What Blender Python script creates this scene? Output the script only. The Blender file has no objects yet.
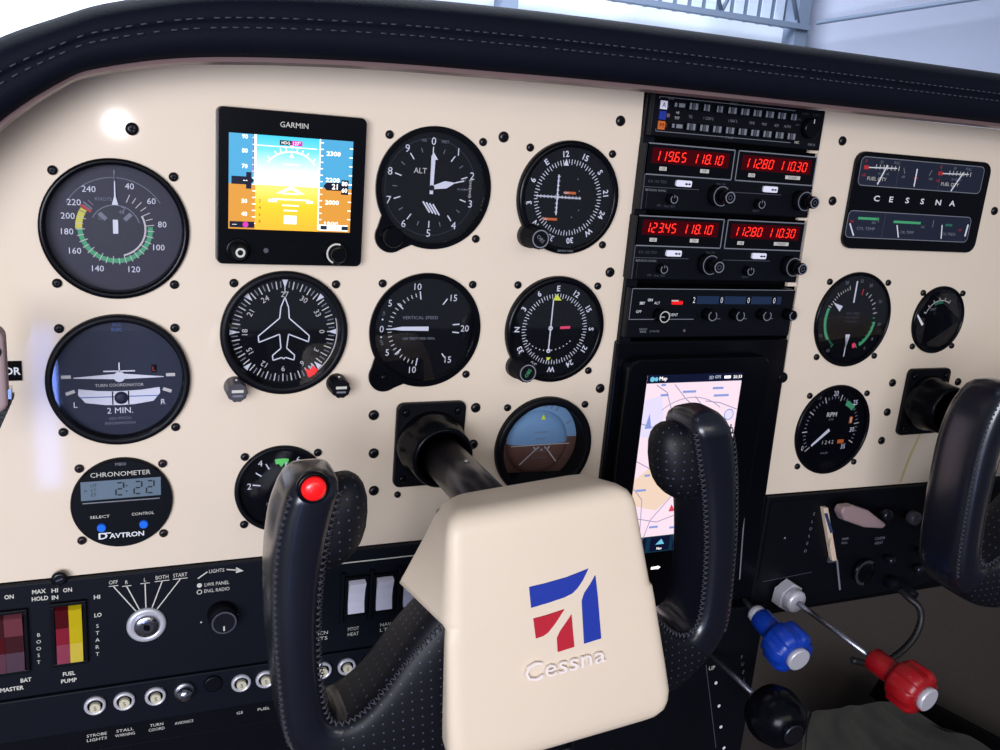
import bpy, math, random
from mathutils import Vector, Matrix, geometry
random.seed(4)
S = 0.001                      # all numbers below are millimetres
COL = bpy.context.scene.collection
PI = math.pi
D2R = PI / 180

# ------------------------------------------------------------------ camera
F = 915.9987
CAM = Vector((-7.7097, -570.501, 71.9354))
def rot(y, p, r):
    return (Matrix.Rotation(y, 3, 'Z') @ Matrix.Rotation(p, 3, 'X') @ Matrix.Rotation(r, 3, 'Y'))
RM = rot(-0.421536, -0.258391, -0.085256)
def ray(px, py):
    return RM @ Vector(((px - 500) / F, 1, -(py - 375) / F))
def at(px, py, D=0):
    """point of the place seen at a pixel, D mm in front of the instrument panel"""
    v = ray(px, py); t = (-D - CAM.y) / v.y
    return CAM + v * t
cam = bpy.data.cameras.new('camera'); co = bpy.data.objects.new('camera', cam); COL.objects.link(co)
cam.sensor_width = 36; cam.lens = F * 36 / 1000; cam.clip_start = 0.01; cam.clip_end = 200
m3 = Matrix((RM.col[0], RM.col[2], -RM.col[1])).transposed()
co.matrix_world = Matrix.Translation(CAM * S) @ m3.to_4x4()
bpy.context.scene.camera = co

# ------------------------------------------------------------------ materials
def lin(c):
    return tuple(((x / 255) / 12.92 if x / 255 <= .04045 else ((x / 255 + .055) / 1.055) ** 2.4) for x in c)
M = {}
def mat(name, rgb, rough=.5, metal=0, emit=0, coat=0, noise=0, nscale=60, bump=0, bscale=400, spec=.5, ecol=None, coatr=.08, dots=None):
    m = bpy.data.materials.new(name); m.use_nodes = True
    nt = m.node_tree; b = nt.nodes['Principled BSDF']
    c = lin(rgb) + (1,)
    b.inputs['Base Color'].default_value = c
    b.inputs['Roughness'].default_value = rough
    b.inputs['Metallic'].default_value = metal
    b.inputs['Specular IOR Level'].default_value = spec
    if coat:
        b.inputs['Coat Weight'].default_value = coat; b.inputs['Coat Roughness'].default_value = coatr
    if emit:
        b.inputs['Emission Color'].default_value = (lin(ecol) + (1,)) if ecol else c
        b.inputs['Emission Strength'].default_value = emit
    tc = nt.nodes.new('ShaderNodeTexCoord')
    if noise:
        n = nt.nodes.new('ShaderNodeTexNoise'); n.inputs['Scale'].default_value = nscale; n.inputs['Detail'].default_value = 3
        nt.links.new(tc.outputs['Object'], n.inputs['Vector'])
        r = nt.nodes.new('ShaderNodeMapRange'); r.inputs[3].default_value = 1 - noise; r.inputs[4].default_value = 1 + noise
        nt.links.new(n.outputs['Fac'], r.inputs[0])
        mx = nt.nodes.new('ShaderNodeVectorMath'); mx.operation = 'SCALE'
        mx.inputs[0].default_value = c[:3]; nt.links.new(r.outputs[0], mx.inputs['Scale'])
        nt.links.new(mx.outputs[0], b.inputs['Base Color'])
    if bump:
        n2 = nt.nodes.new('ShaderNodeTexNoise'); n2.inputs['Scale'].default_value = bscale; n2.inputs['Detail'].default_value = 2
        nt.links.new(tc.outputs['Object'], n2.inputs['Vector'])
        bp = nt.nodes.new('ShaderNodeBump'); bp.inputs['Strength'].default_value = bump; bp.inputs['Distance'].default_value = .001
        nt.links.new(n2.outputs['Fac'], bp.inputs['Height']); nt.links.new(bp.outputs[0], b.inputs['Normal'])
    if dots:                                           # rows of small punched holes in the leather
        step, rad, rgb2 = dots; masks = []
        for vec, ctr in (((1 / step, 0, 1 / step), (.5, 0, .5)), ((1 / step, 1 / step, 0), (.5, .5, 0)), ((0, 1 / step, 1 / step), (0, .5, .5))):
            fr = nt.nodes.new('ShaderNodeVectorMath'); fr.operation = 'MULTIPLY'
            fr.inputs[1].default_value = vec; nt.links.new(tc.outputs['Object'], fr.inputs[0])
            f2 = nt.nodes.new('ShaderNodeVectorMath'); f2.operation = 'FRACTION'; nt.links.new(fr.outputs[0], f2.inputs[0])
            ds = nt.nodes.new('ShaderNodeVectorMath'); ds.operation = 'DISTANCE'; ds.inputs[1].default_value = ctr
            nt.links.new(f2.outputs[0], ds.inputs[0])
            lt = nt.nodes.new('ShaderNodeMath'); lt.operation = 'LESS_THAN'; lt.inputs[1].default_value = rad / step
            nt.links.new(ds.outputs['Value'], lt.inputs[0]); masks.append(lt)
        ab = nt.nodes.new('ShaderNodeVectorMath'); ab.operation = 'ABSOLUTE'; nt.links.new(tc.outputs['Normal'], ab.inputs[0])
        sp = nt.nodes.new('ShaderNodeSeparateXYZ'); nt.links.new(ab.outputs[0], sp.inputs[0]); tot = None
        for lt, ax in zip(masks, (1, 2, 0)):
            g = nt.nodes.new('ShaderNodeMath'); g.operation = 'GREATER_THAN'; g.inputs[1].default_value = .66; nt.links.new(sp.outputs[ax], g.inputs[0])
            ml = nt.nodes.new('ShaderNodeMath'); ml.operation = 'MULTIPLY'; nt.links.new(g.outputs[0], ml.inputs[0]); nt.links.new(lt.outputs[0], ml.inputs[1])
            if tot is None: tot = ml
            else: mxn = nt.nodes.new('ShaderNodeMath'); mxn.operation = 'MAXIMUM'; nt.links.new(tot.outputs[0], mxn.inputs[0]); nt.links.new(ml.outputs[0], mxn.inputs[1]); tot = mxn
        mm = nt.nodes.new('ShaderNodeMix'); mm.data_type = 'RGBA'
        mm.inputs[6].default_value = c; mm.inputs[7].default_value = lin(rgb2) + (1,)
        nt.links.new(tot.outputs[0], mm.inputs[0]); nt.links.new(mm.outputs[2], b.inputs['Base Color'])
    M[name] = m; return m
def glassy(name, tint, refl=1.0, rough=.03):
    m = bpy.data.materials.new(name); m.use_nodes = True; nt = m.node_tree; nt.nodes.clear()
    o = nt.nodes.new('ShaderNodeOutputMaterial'); t = nt.nodes.new('ShaderNodeBsdfTransparent'); t.inputs[0].default_value = tint + (1,)
    g = nt.nodes.new('ShaderNodeBsdfGlossy'); g.inputs['Roughness'].default_value = rough; g.inputs[0].default_value = (refl, refl, refl, 1)
    lw = nt.nodes.new('ShaderNodeLayerWeight'); lw.inputs[0].default_value = .5          # Schlick reflectance, the same from both sides
    pw = nt.nodes.new('ShaderNodeMath'); pw.operation = 'POWER'; pw.inputs[1].default_value = 5; nt.links.new(lw.outputs['Facing'], pw.inputs[0])
    f = nt.nodes.new('ShaderNodeMath'); f.operation = 'MULTIPLY_ADD'; f.inputs[1].default_value = .96; f.inputs[2].default_value = .035; nt.links.new(pw.outputs[0], f.inputs[0])
    x = nt.nodes.new('ShaderNodeMixShader'); nt.links.new(f.outputs[0], x.inputs[0]); nt.links.new(t.outputs[0], x.inputs[1]); nt.links.new(g.outputs[0], x.inputs[2])
    nt.links.new(x.outputs[0], o.inputs[0]); M[name] = m; return m

mat('cream', (229, 211, 190), .5, spec=.2, coat=.6, noise=.025, nscale=25, coatr=.07)
mat('cream_cover', (222, 203, 180), .5, noise=.02, nscale=30, bump=.06, bscale=900)
mat('black_metal', (11, 12, 18), .42, noise=.15, nscale=90, spec=0.15)
mat('black_gloss', (7, 8, 13), .22, spec=0.15)
mat('black_matte', (6, 6, 9), .75, spec=0.08)
mat('panel_black', (14, 17, 26), .5, noise=.12, nscale=60, bump=.12, bscale=1500, spec=0.15)
mat('radio_black', (9, 11, 18), .45, noise=.1, nscale=80, spec=0.15)
mat('dial_black', (5, 6, 11), .6, spec=0.08)
mat('dial_hazed', (40, 36, 50), .6, noise=.12, nscale=120)  # airspeed face: the greyish haze of its glass is put into the colour
mat('inner_hazed', (30, 27, 38), .5)  # airspeed inner disc, greyed to stand for reflection in the glass
mat('dial_navy', (18, 26, 48), .6)
mat('leather', (11, 13, 25), .38, noise=.2, nscale=120, bump=.14, bscale=700, spec=.3, coat=1, coatr=.22)
mat('leather_holes', (9, 10, 17), .5, dots=(.0052, .0005, (66, 66, 84)), spec=0.3)
mat('thread', (50, 48, 58), .6)
mat('pad_black', (9, 12, 25), .7, noise=.25, nscale=70, bump=.3, bscale=1200, spec=.12)
mat('trim_bronze', (120, 98, 98), .3, metal=.2)
mat('white', (225, 225, 228), .6)
mat('offwhite', (205, 200, 190), .6)
mat('grey_print', (120, 122, 130), .6)
mat('dim_print', (66, 68, 78), .6)
mat('blue_print', (80, 110, 170), .6)
mat('green', (70, 165, 110), .6)
mat('green_dim', (30, 105, 80), .6)
mat('green_bright', (90, 205, 90), .6, emit=.15)
mat('yellow', (215, 205, 70), .6)
mat('red', (190, 40, 45), .55)
mat('orange', (190, 92, 30), .6, emit=.15)
mat('pink', (225, 60, 95), .6, emit=.2)
mat('lime', (205, 215, 60), .6, emit=.2)
mat('chrome', (190, 190, 198), .2, metal=1)
mat('satin_silver', (205, 202, 210), .35, metal=.35, noise=.04)
mat('silver', (165, 165, 175), .35, metal=1, noise=.05)
mat('dark_steel', (62, 62, 72), .3, metal=.9, noise=.25, nscale=50)
mat('shaft_steel', (52, 50, 58), .3, metal=.75, noise=.35, nscale=40)
mat('screw_black', (14, 14, 20), .3, metal=.3)
mat('screw_bronze', (52, 44, 44), .35, metal=.6)
mat('knob_grey', (70, 66, 74), .4, noise=.15)
mat('button_white', (205, 196, 168), .5)
mat('rocker_white', (240, 236, 250), .4)
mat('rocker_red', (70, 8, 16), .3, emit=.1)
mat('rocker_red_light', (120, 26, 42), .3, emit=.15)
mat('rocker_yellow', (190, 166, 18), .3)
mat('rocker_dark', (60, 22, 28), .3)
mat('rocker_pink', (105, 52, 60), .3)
mat('red_button', (235, 18, 20), .35, emit=.35, coat=.5)
mat('red_grip', (150, 8, 18), .38, noise=.06)
mat('blue_grip', (8, 54, 156), .38, noise=.06)
mat('blue_button', (20, 100, 215), .4, emit=.15)
mat('logo_blue', (12, 44, 148), .7, noise=.18, nscale=900)
mat('logo_red', (178, 12, 38), .7, noise=.18, nscale=900)
mat('logo_white', (236, 222, 214), .5)
mat('lcd', (92, 108, 122), .4, emit=.12)
mat('lcd_digit', (14, 20, 28), .5)
mat('led_red', (255, 40, 28), .5, emit=1.6, ecol=(255, 38, 22))
mat('led_back', (24, 1, 5), .3, emit=.35, ecol=(96, 2, 14), spec=.1)
mat('xp_window', (26, 44, 72), .3)
mat('ai_sky', (118, 160, 196), .6, emit=.05)
mat('ai_sky_ring', (126, 166, 200), .6, emit=.05)
mat('ai_ground', (118, 80, 66), .6)
mat('ai_ground_ring', (108, 74, 62), .6)
mat('flap_grip', (150, 126, 126), .5)
mat('paper_cream', (222, 196, 170), .7)
mat('paper_blue', (36, 54, 92), .7)
mat('rubber', (12, 12, 14), .5)
mat('kick_panel', (66, 57, 52), .9, noise=.25, nscale=200, bump=.3)
mat('carpet', (46, 40, 40), .95, noise=.4, nscale=300, bump=.4)
mat('olive_fabric', (52, 50, 44), .95, noise=.2, nscale=60, bump=.3)
# screens: things that give off light
def scr(n, rgb, e=1.0): mat('screen_' + n, (5, 5, 5), .25, emit=e, ecol=rgb)
scr('white', (255, 250, 245), 1.7); scr('magenta', (225, 60, 190), 1.0); scr('navy', (14, 24, 66), .5)
scr('tape_sky', (82, 176, 226)); scr('tape_ground', (232, 160, 62)); scr('bar', (14, 52, 74), .8)
scr('map', (242, 218, 232), 1.05); scr('map_cool', (222, 214, 245), 1.05); scr('map_sand', (238, 210, 188), 1.0); scr('map_line', (172, 160, 200), .8)
scr('map_blue', (140, 160, 225), .9); scr('map_red', (225, 70, 90), .9); scr('cyan', (110, 195, 225), 1.0); scr('grey', (190, 200, 220), .8)
def grad(name, stops, z0, z1, e):
    m = mat(name, (5, 5, 5), .25, emit=e); nt = m.node_tree; b = nt.nodes['Principled BSDF']
    tc = nt.nodes.new('ShaderNodeTexCoord'); sx = nt.nodes.new('ShaderNodeSeparateXYZ'); nt.links.new(tc.outputs['Object'], sx.inputs[0])
    r = nt.nodes.new('ShaderNodeMapRange'); r.inputs[1].default_value = z0 * S; r.inputs[2].default_value = z1 * S
    nt.links.new(sx.outputs[2], r.inputs[0]); cr = nt.nodes.new('ShaderNodeValToRGB'); e_ = cr.color_ramp.elements
    while len(e_) < len(stops): e_.new(.5)
    for el, (p, c) in zip(e_, stops): el.position = p; el.color = lin(c) + (1,)
    nt.links.new(r.outputs[0], cr.inputs[0]); nt.links.new(cr.outputs[0], b.inputs['Emission Color'])
# the display's own picture: synthetic sky paling to the horizon, ground below it
grad('pfd_sky', [(0, (250, 250, 255)), (.35, (205, 232, 246)), (.7, (110, 208, 232)), (1, (60, 190, 222))], -42, -14, 1.35)
grad('pfd_ground', [(0, (240, 175, 48)), (.55, (252, 198, 40)), (1, (255, 228, 120))], -69, -42, 1.3)
glassy('dial_glass', (.97, .97, 1), .9)
glassy('tinted_pane', (.93, .96, 1.0), .9)
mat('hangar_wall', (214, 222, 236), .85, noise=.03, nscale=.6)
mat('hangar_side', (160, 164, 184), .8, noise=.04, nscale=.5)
mat('hangar_roof', (205, 216, 235), .7, noise=.05, nscale=.8)
mat('truss_steel', (108, 120, 140), .6)
mat('hangar_floor', (120, 122, 126), .8, noise=.1, nscale=2)

# ------------------------------------------------------------------ mesh builder
_glyph = {}
def glyphs(s, bold):
    k = (s, bold)
    if k not in _glyph:
        c = bpy.data.curves.new('t', 'FONT'); c.body = s; c.size = 1; c.resolution_u = 2
        c.offset = .022 if bold else 0; c.align_x = 'CENTER'
        o = bpy.data.objects.new('t', c); me = bpy.data.meshes.new_from_object(o)
        vs = [v.co.copy() for v in me.vertices]; fs = [list(p.vertices) for p in me.polygons]
        xs = [v.x for v in vs] or [0]; ys = [v.y for v in vs] or [0]
        cx = (min(xs) + max(xs)) / 2; cy = (min(ys) + max(ys)) / 2
        # make sure faces look towards the viewer
        _glyph[k] = ([(v.x - cx, v.y - cy) for v in vs], fs, max(xs) - min(xs), max(ys) - min(ys))
        bpy.data.objects.remove(o); bpy.data.curves.remove(c); bpy.data.meshes.remove(me)
    return _glyph[k]
class MB:
    def __init__(s, dx=0, dz=0): s.v = []; s.f = []; s.m = []; s.sm = []; s.mats = []; s.dx = dx; s.dz = dz
    def mi(s, n):
        if n not in s.mats: s.mats.append(n)
        return s.mats.index(n)
    def add(s, vs, fs, m, smooth=False):
        o = len(s.v); s.v += [(v[0] + s.dx, v[1], v[2] + s.dz) for v in vs]; i = s.mi(m)
        for f in fs: s.f.append([a + o for a in f]); s.m.append(i); s.sm.append(smooth)
        return s
    # flat shapes: x right, z up, h = height towards the viewer (y = -h)
    def poly(s, pts, h, m, t=0):
        n = len(pts); a = sum(pts[i][0] * pts[(i + 1) % n][1] - pts[(i + 1) % n][0] * pts[i][1] for i in range(n))
        if a < 0: pts = pts[::-1]
        if not t: return s.add([(x, -h, z) for x, z in pts], [list(range(n))], m)
        vs = [(x, -h, z) for x, z in pts] + [(x, -h + t, z) for x, z in pts]
        fs = [list(range(n)), list(range(2 * n - 1, n - 1, -1))] + [[i, i + n, (i + 1) % n + n, (i + 1) % n] for i in range(n)]
        return s.add(vs, fs, m)
    def rect(s, cx, cz, w, hh, h, m, rot=0, t=0):
        c, q = math.cos(rot * D2R), math.sin(rot * D2R)
        return s.poly([(cx + x * c - z * q, cz + x * q + z * c) for x, z in ((-w/2, -hh/2), (w/2, -hh/2), (w/2, hh/2), (-w/2, hh/2))], h, m, t)
    def rrect(s, cx, cz, w, hh, r, h, m, t=0, n=5):
        return s.poly(rr(cx, cz, w, hh, r, n), h, m, t)
    def disc(s, cx, cz, r, h, m, seg=48, t=0):
        return s.poly([(cx + r * math.cos(2 * PI * i / seg), cz + r * math.sin(2 * PI * i / seg)) for i in range(seg)], h, m, t)
    def arc(s, r0, r1, a0, a1, h, m, cx=0, cz=0, seg=40):      # clock degrees
        vs = []
        for i in range(seg + 1):
            a = (a0 + (a1 - a0) * i / seg) * D2R
            vs += [(cx + r0 * math.sin(a), -h, cz + r0 * math.cos(a)), (cx + r1 * math.sin(a), -h, cz + r1 * math.cos(a))]
        return s.add(vs, [[2 * i, 2 * i + 2, 2 * i + 3, 2 * i + 1] for i in range(seg)], m)
    def tick(s, a, r0, r1, w, h, m, cx=0, cz=0):
        r = (r0 + r1) / 2; q = a * D2R
        return s.rect(cx + r * math.sin(q), cz + r * math.cos(q), w, abs(r1 - r0), h, m, -a)
    def line(s, x0, z0, x1, z1, w, h, m):
        L = math.hypot(x1 - x0, z1 - z0)
        return s.rect((x0 + x1) / 2, (z0 + z1) / 2, L, w, h, m, math.degrees(math.atan2(z1 - z0, x1 - x0)))
    def pline(s, pts, w, h, m, closed=False):
        n = len(pts)
        for i in range(n if closed else n - 1): s.line(*pts[i], *pts[(i + 1) % n], w, h, m)
        return s
    def text(s, t, x, z, size, h, m, rot=0, xs=1, bold=False, width=None):
        vs, fs, w, hh = glyphs(t, bold); k = size / .72
        if width and w: xs = width / (w * k)
        c, q = math.cos(rot * D2R), math.sin(rot * D2R)
        s.add([(x + a * k * xs * c - b * k * q, -h, z + a * k * xs * q + b * k * c) for a, b in vs], fs, m); return s
    def rtext(s, t, a, r, size, h, m, up=True, xs=1, bold=False, cx=0, cz=0):
        q = a * D2R; return s.text(t, cx + r * math.sin(q), cz + r * math.cos(q), size, h, m, 0 if up else -a, xs, bold)
    def seg7(s, t, x, z, w, hh, gap, h, m, slant=.15, th=.16):
        """seven-segment characters, x = left edge, z = centre"""
        SG = {'0': 'abcdef', '1': 'bc', '2': 'abged', '3': 'abgcd', '4': 'fgbc', '5': 'afgcd', '6': 'afgedc', '7': 'abc', '8': 'abcdefg', '9': 'abfgcd'}
        k = th * w * 1.3; H = hh / 2
        for ch in t:
            if ch in '.:':
                for dz in ([-H + k/2] if ch == '.' else [-H * .45, H * .45]): s.rect(x - gap * .4 + slant * dz, z + dz, k, k, h, m)
                if ch == ':': x += gap * 1.2
                continue
            if ch == ' ': x += w + gap; continue
            for g in SG[ch]:
                seg = {'a': (k, H, w - k, H), 'd': (k, -H, w - k, -H), 'g': (k, 0, w - k, 0), 'f': (0, k*.4, 0, H), 'b': (w, k*.4, w, H), 'e': (0, -H, 0, -k*.4), 'c': (w, -H, w, -k*.4)}[g]
                s.line(x + seg[0] + slant * seg[1], z + seg[1], x + seg[2] + slant * seg[3], z + seg[3], k, h, m)
            x += w + gap
        return s
    # solids
    def box(s, x0, x1, y0, y1, z0, z1, m):
        vs = [(x, y, z) for x in (x0, x1) for y in (y0, y1) for z in (z0, z1)]
        return s.add(vs, [[0, 1, 3, 2], [4, 6, 7, 5], [0, 4, 5, 1], [2, 3, 7, 6], [0, 2, 6, 4], [1, 5, 7, 3]], m)
    def lathe(s, prof, m, cx=0, cz=0, seg=40, smooth=True, A=None, close=True):
        """prof = [(radius, height)] about the -y axis at (cx, cz); A = (origin, direction) for another axis"""
        if A:
            o, d = Vector(A[0]), Vector(A[1]).normalized(); u = d.orthogonal().normalized(); w = d.cross(u)
            # keep the section's first spoke level
            u = Vector((0, 0, 1)).cross(d).normalized() if abs(d.z) < .9 else u; w = d.cross(u)
        else: o, d, u, w = Vector((cx, 0, cz)), Vector((0, -1, 0)), Vector((1, 0, 0)), Vector((0, 0, 1))
        vs = []
        for r, h in prof:
            for i in range(seg):
                a = 2 * PI * i / seg; rr_ = r(a) if callable(r) else r
                vs.append(o + d * h + u * (rr_ * math.cos(a)) + w * (rr_ * math.sin(a)))
        fs = []
        for j in range(len(prof) - 1):
            for i in range(seg): k = (i + 1) % seg; fs.append([j * seg + i, j * seg + k, (j + 1) * seg + k, (j + 1) * seg + i])
        base = len(s.v); s.add(vs, fs, m, smooth)
        if close:
            s.add([], [], m); i = s.mi(m)
            for ring_, rev in ((0, True), (len(prof) - 1, False)):
                f = [base + ring_ * seg + q for q in range(seg)]
                s.f.append(f[::-1] if rev else f); s.m.append(i); s.sm.append(False)
        return s
    def tube(s, pts, r, m, seg=8, smooth=True):
        pts = [Vector(p) for p in pts]; n = len(pts); vs = []; rad = r if isinstance(r, (list, tuple)) else [r] * n
        for i, p in enumerate(pts):
            d = (pts[min(i + 1, n - 1)] - pts[max(i - 1, 0)]).normalized()
            u = d.cross(Vector((0, 1, .13))).normalized(); w = d.cross(u)
            for k in range(seg): a = 2 * PI * k / seg; vs.append(p + u * (rad[i] * math.cos(a)) + w * (rad[i] * math.sin(a)))
        fs = [[i * seg + k, i * seg + (k + 1) % seg, (i + 1) * seg + (k + 1) % seg, (i + 1) * seg + k] for i in range(n - 1) for k in range(seg)]
        fs += [list(range(seg))[::-1], [(n - 1) * seg + k for k in range(seg)]]
        return s.add(vs, fs, m, smooth)
    def build(s, name, parent=None, loc=None, bevel=0, seg=2, sub=0, fix=False):
        me = bpy.data.meshes.new(name); me.from_pydata([(x * S, y * S, z * S) for x, y, z in s.v], [], s.f)
        for n in s.mats: me.materials.append(M[n])
        me.polygons.foreach_set('material_index', s.m); me.polygons.foreach_set('use_smooth', s.sm); me.update()
        if fix:
            import bmesh
            bm = bmesh.new(); bm.from_mesh(me); bmesh.ops.recalc_face_normals(bm, faces=bm.faces); bm.to_mesh(me); bm.free()
        o = bpy.data.objects.new(name, me); COL.objects.link(o)
        if parent: o.parent = parent
        if loc is not None: o.location = Vector(loc) * S
        if bevel:
            b = o.modifiers.new('bevel', 'BEVEL'); b.width = bevel * S; b.segments = seg; b.limit_method = 'ANGLE'; b.angle_limit = .6
        if sub:
            b = o.modifiers.new('sub', 'SUBSURF'); b.levels = sub; b.render_levels = sub
        return o
def rr(cx, cz, w, hh, r, n=5):
    pts = []
    for qx, qz, a0 in ((1, 1, 0), (-1, 1, 90), (-1, -1, 180), (1, -1, 270)):
        for i in range(n + 1):
            a = (a0 + 90 * i / n) * D2R; pts.append((cx + qx * (w / 2 - r) + r * math.cos(a), cz + qz * (hh / 2 - r) + r * math.sin(a)))
    return pts
def hull(pts):
    pts = sorted(set(pts))
    def half(ps):
        r = []
        for p in ps:
            while len(r) > 1 and (r[-1][0] - r[-2][0]) * (p[1] - r[-2][1]) - (r[-1][1] - r[-2][1]) * (p[0] - r[-2][0]) <= 0: r.pop()
            r.append(p)
        return r[:-1]
    return half(pts) + half(pts[::-1])
def circ(cx, cz, r, n=64): return [(cx + r * math.cos(2 * PI * i / n), cz + r * math.sin(2 * PI * i / n)) for i in range(n)]
def tag(o, label=None, cat=None, group=None, kind=None):
    if label: o['label'] = label
    if cat: o['category'] = cat
    if group: o['group'] = group
    if kind: o['kind'] = kind
    return o
def thing(name, loc, label, cat, group=None):
    o = bpy.data.objects.new(name, None); COL.objects.link(o); o.location = Vector(loc) * S; o.empty_display_size = .01
    return tag(o, label, cat, group)
def copy_tree(o, parent=None):
    c = o.copy(); COL.objects.link(c); c.parent = parent
    for ch in list(o.children): copy_tree(ch, c)
    return c
def struct(o): o['kind'] = 'structure'; return o

# ------------------------------------------------------------------ screws
def screw_mb(r, m='screw_black'):
    b = MB(); b.lathe([(r, 0), (r, .7), (r * .86, 1.6), (r * .45, 2.1)], m, seg=20)
    b.rect(0, 0, r * .95, r * .22, 2.2, 'dial_black', 30); b.rect(0, 0, r * .22, r * .95, 2.2, 'dial_black', 30); return b
_sc = {}
def screw(parent, x, z, r=2.6, m='screw_black', name='mounting_screw', h=0):
    k = (r, m, name)
    if k not in _sc: o = screw_mb(r, m).build(name, parent); _sc[k] = o
    else: o = _sc[k].copy(); COL.objects.link(o); o.parent = parent
    o.location = Vector((x, -h, z)) * S; o.rotation_euler.y = random.random() * 3
    return o

# ------------------------------------------------------------------ instrument panels
AI = (287.4, -149.2)
def sheet(outer, holes, m, t=3):
    b = MB(); polys = [[Vector((x, z, 0)) for x, z in p] for p in [outer] + holes]
    flat = [p for q in polys for p in q]; tris = geometry.tessellate_polygon(polys)
    n = len(flat)
    vs = [(p.x, 0, p.y) for p in flat] + [(p.x, t, p.y) for p in flat]
    fs = []
    for a, c, d in tris:
        A, B, C_ = flat[a], flat[c], flat[d]
        if (B.x - A.x) * (C_.y - A.y) - (B.y - A.y) * (C_.x - A.x) < 0: c, d = d, c
        fs += [[a, c, d], [a + n, d + n, c + n]]
    o = 0
    for p in polys:
        for i in range(len(p)): j = (i + 1) % len(p); fs.append([o + i, o + i + n, o + j + n, o + j])
        o += len(p)
    b.add(vs, fs, m); return b
TOPL = [(338.5, 107.2), (308, 106.8), (209, 104.8), (120, 101.8), (41, 95.4), (-6, 85.6), (-25, 76.6), (-52, 55.4), (-84, 21.4), (-102, -20), (-107, -75)]
left = [(-108, -214.8), (348.5, -214.8), (347, -150), (343, -20)] + TOPL
pnl = thing('instrument_panel', (0, 0, 0), 'glossy cream metal panel on the left carrying the round flight instruments', 'instrument panel', 'cream instrument panels')
HOLES = [(AI[0], AI[1], 34.4), (0, 0, 36.6), (0, -89.3, 36), (190.3, 33.3, 35.6), (190.6, -60.5, 35.6), (97.1, -61.5, 35.2), (97, -166.8, 27)]
sheet(left, [circ(x, z, q, 56) for x, z, q in HOLES], 'cream').build('panel_sheet', pnl, fix=True)
for x, z in [(9.7, 56.6), (236, 69), (322.1, 86.1), (327.4, -18.7), (330.3, -105.8), (231.4, -116.7), (231.7, -144), (157.6, -118.8), (158.9, -146.2), (160.3, -173.7)]:
    screw(pnl, x, z, 3.6, name='panel_screw')
screw(pnl, 177.5, -178, 2.4, name='panel_screw')
right = [(502.8, -205.5), (900, -212), (900, 109), (498.3, 108)]
pnr = thing('instrument_panel', (0, 0, 0), 'glossy cream metal panel right of the radio stack', 'instrument panel', 'cream instrument panels')
b = sheet(right, [circ(563.5, -54.2, 37.3, 56), circ(563.5, -150.5, 37.3, 56)], 'cream')
for z0, z1 in ((76, 78.6), (25, 27.6), (-27, -24)): b.poly([(490, z0), (499, z0), (499, z1), (490, z1)], 0, 'cream', 3)
b.build('panel_sheet', pnr, fix=True)
for x, z in [(520, 87.1), (520.4, 41.3), (700.9, 41.4), (622.3, -110.6), (622.9, -137.4), (622.9, -163.9), (702, -112.1)]:
    screw(pnr, x, z, 3.6, name='panel_screw')
b = MB(); b.poly([(x, z - 1) for x, z in TOPL[::-1]] + [(960, 106), (960, -332), (-107, -332)], -14, 'black_matte', 3); b.build('shade_backing'); struct(bpy.data.objects['shade_backing'])  # black board added behind the panels so that the gaps look dark
# yellowed drip mark under the right collar
b = MB(); mat('stain', (205, 190, 140), .5); b.poly([(668, -158), (671, -158), (664, -180), (658, -206), (655, -206), (660, -182)], .15, 'stain'); o = b.build('stain_mark', pnr)

# ------------------------------------------------------------------ round instruments
def bezel_mb(R, h=4, w=3.5, m='black_metal'):
    b = MB(); b.lathe([(R, 0), (R, h * .7), (R - .8, h), (R - w, h), (R - w - 1, 1.2)], m, seg=72, close=False); return b
def tabbed(R, cx, cz, r_):
    """round plate with a rounded knob tab, hollow shoulders between the two"""
    a0 = math.atan2(cz, cx); d = math.hypot(cx, cz); pts = []
    w_ = .36
    for i in range(96):
        a = a0 + w_ + (2 * PI - 2 * w_) * i / 95; pts.append((R * math.cos(a), R * math.sin(a)))
    for i in range(25):
        q = a0 - 1.35 + 2.7 * i / 24; pts.append((cx + r_ * math.cos(q), cz + r_ * math.sin(q)))
    return pts
def gauge(name, label, cx, cz, R, face='dial_black', h=2.6, w=3.5, sc=62.9, skip=(), tab=None, rim='black_metal', smat='screw_black', cat='gauge', sr=2.7, recess=1.0):
    t = thing(name, (cx, 0, cz), label, cat, 'round flight and engine instruments')
    if tab:
        out = hull(circ(0, 0, R) + circ(tab[0], tab[1], tab[2], 32)) if len(tab) < 4 else tabbed(R, *tab[:3])
        pb = MB(); plate = sheet(out, [circ(0, 0, R - w - .6, 64)], rim, h)
        plate.v = [(x, y - h, z) for x, y, z in plate.v]; plate.lathe([(R - w - .6, h), (R - w - .8, recess)], 'black_matte', seg=72, close=False); plate.build('bezel', t, fix=True)
    else:
        bz = MB(); bz.lathe([(R, 0), (R, h * .7), (R - .8, h), (R - w, h), (R - w - .6, h - .8), (R - w - .8, recess)], rim, seg=72, close=False); bz.build('bezel', t)
    fh = recess
    f = MB(); f.disc(0, 0, R - w - .7, fh, face, 64); f.build('dial_face', t)
    k = sc / 2
    for i, (sx, sz) in enumerate(((-1, 1), (1, 1), (-1, -1), (1, -1))):
        if i not in skip: screw(t, sx * k, sz * k, sr, smat)
    return t, fh
def glass(t, r, h):
    b = MB(); b.disc(0, 0, r, h, 'dial_glass', 48, .6); return b.build('glass', t)
def needle(t, name='needle', *a): return None
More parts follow.
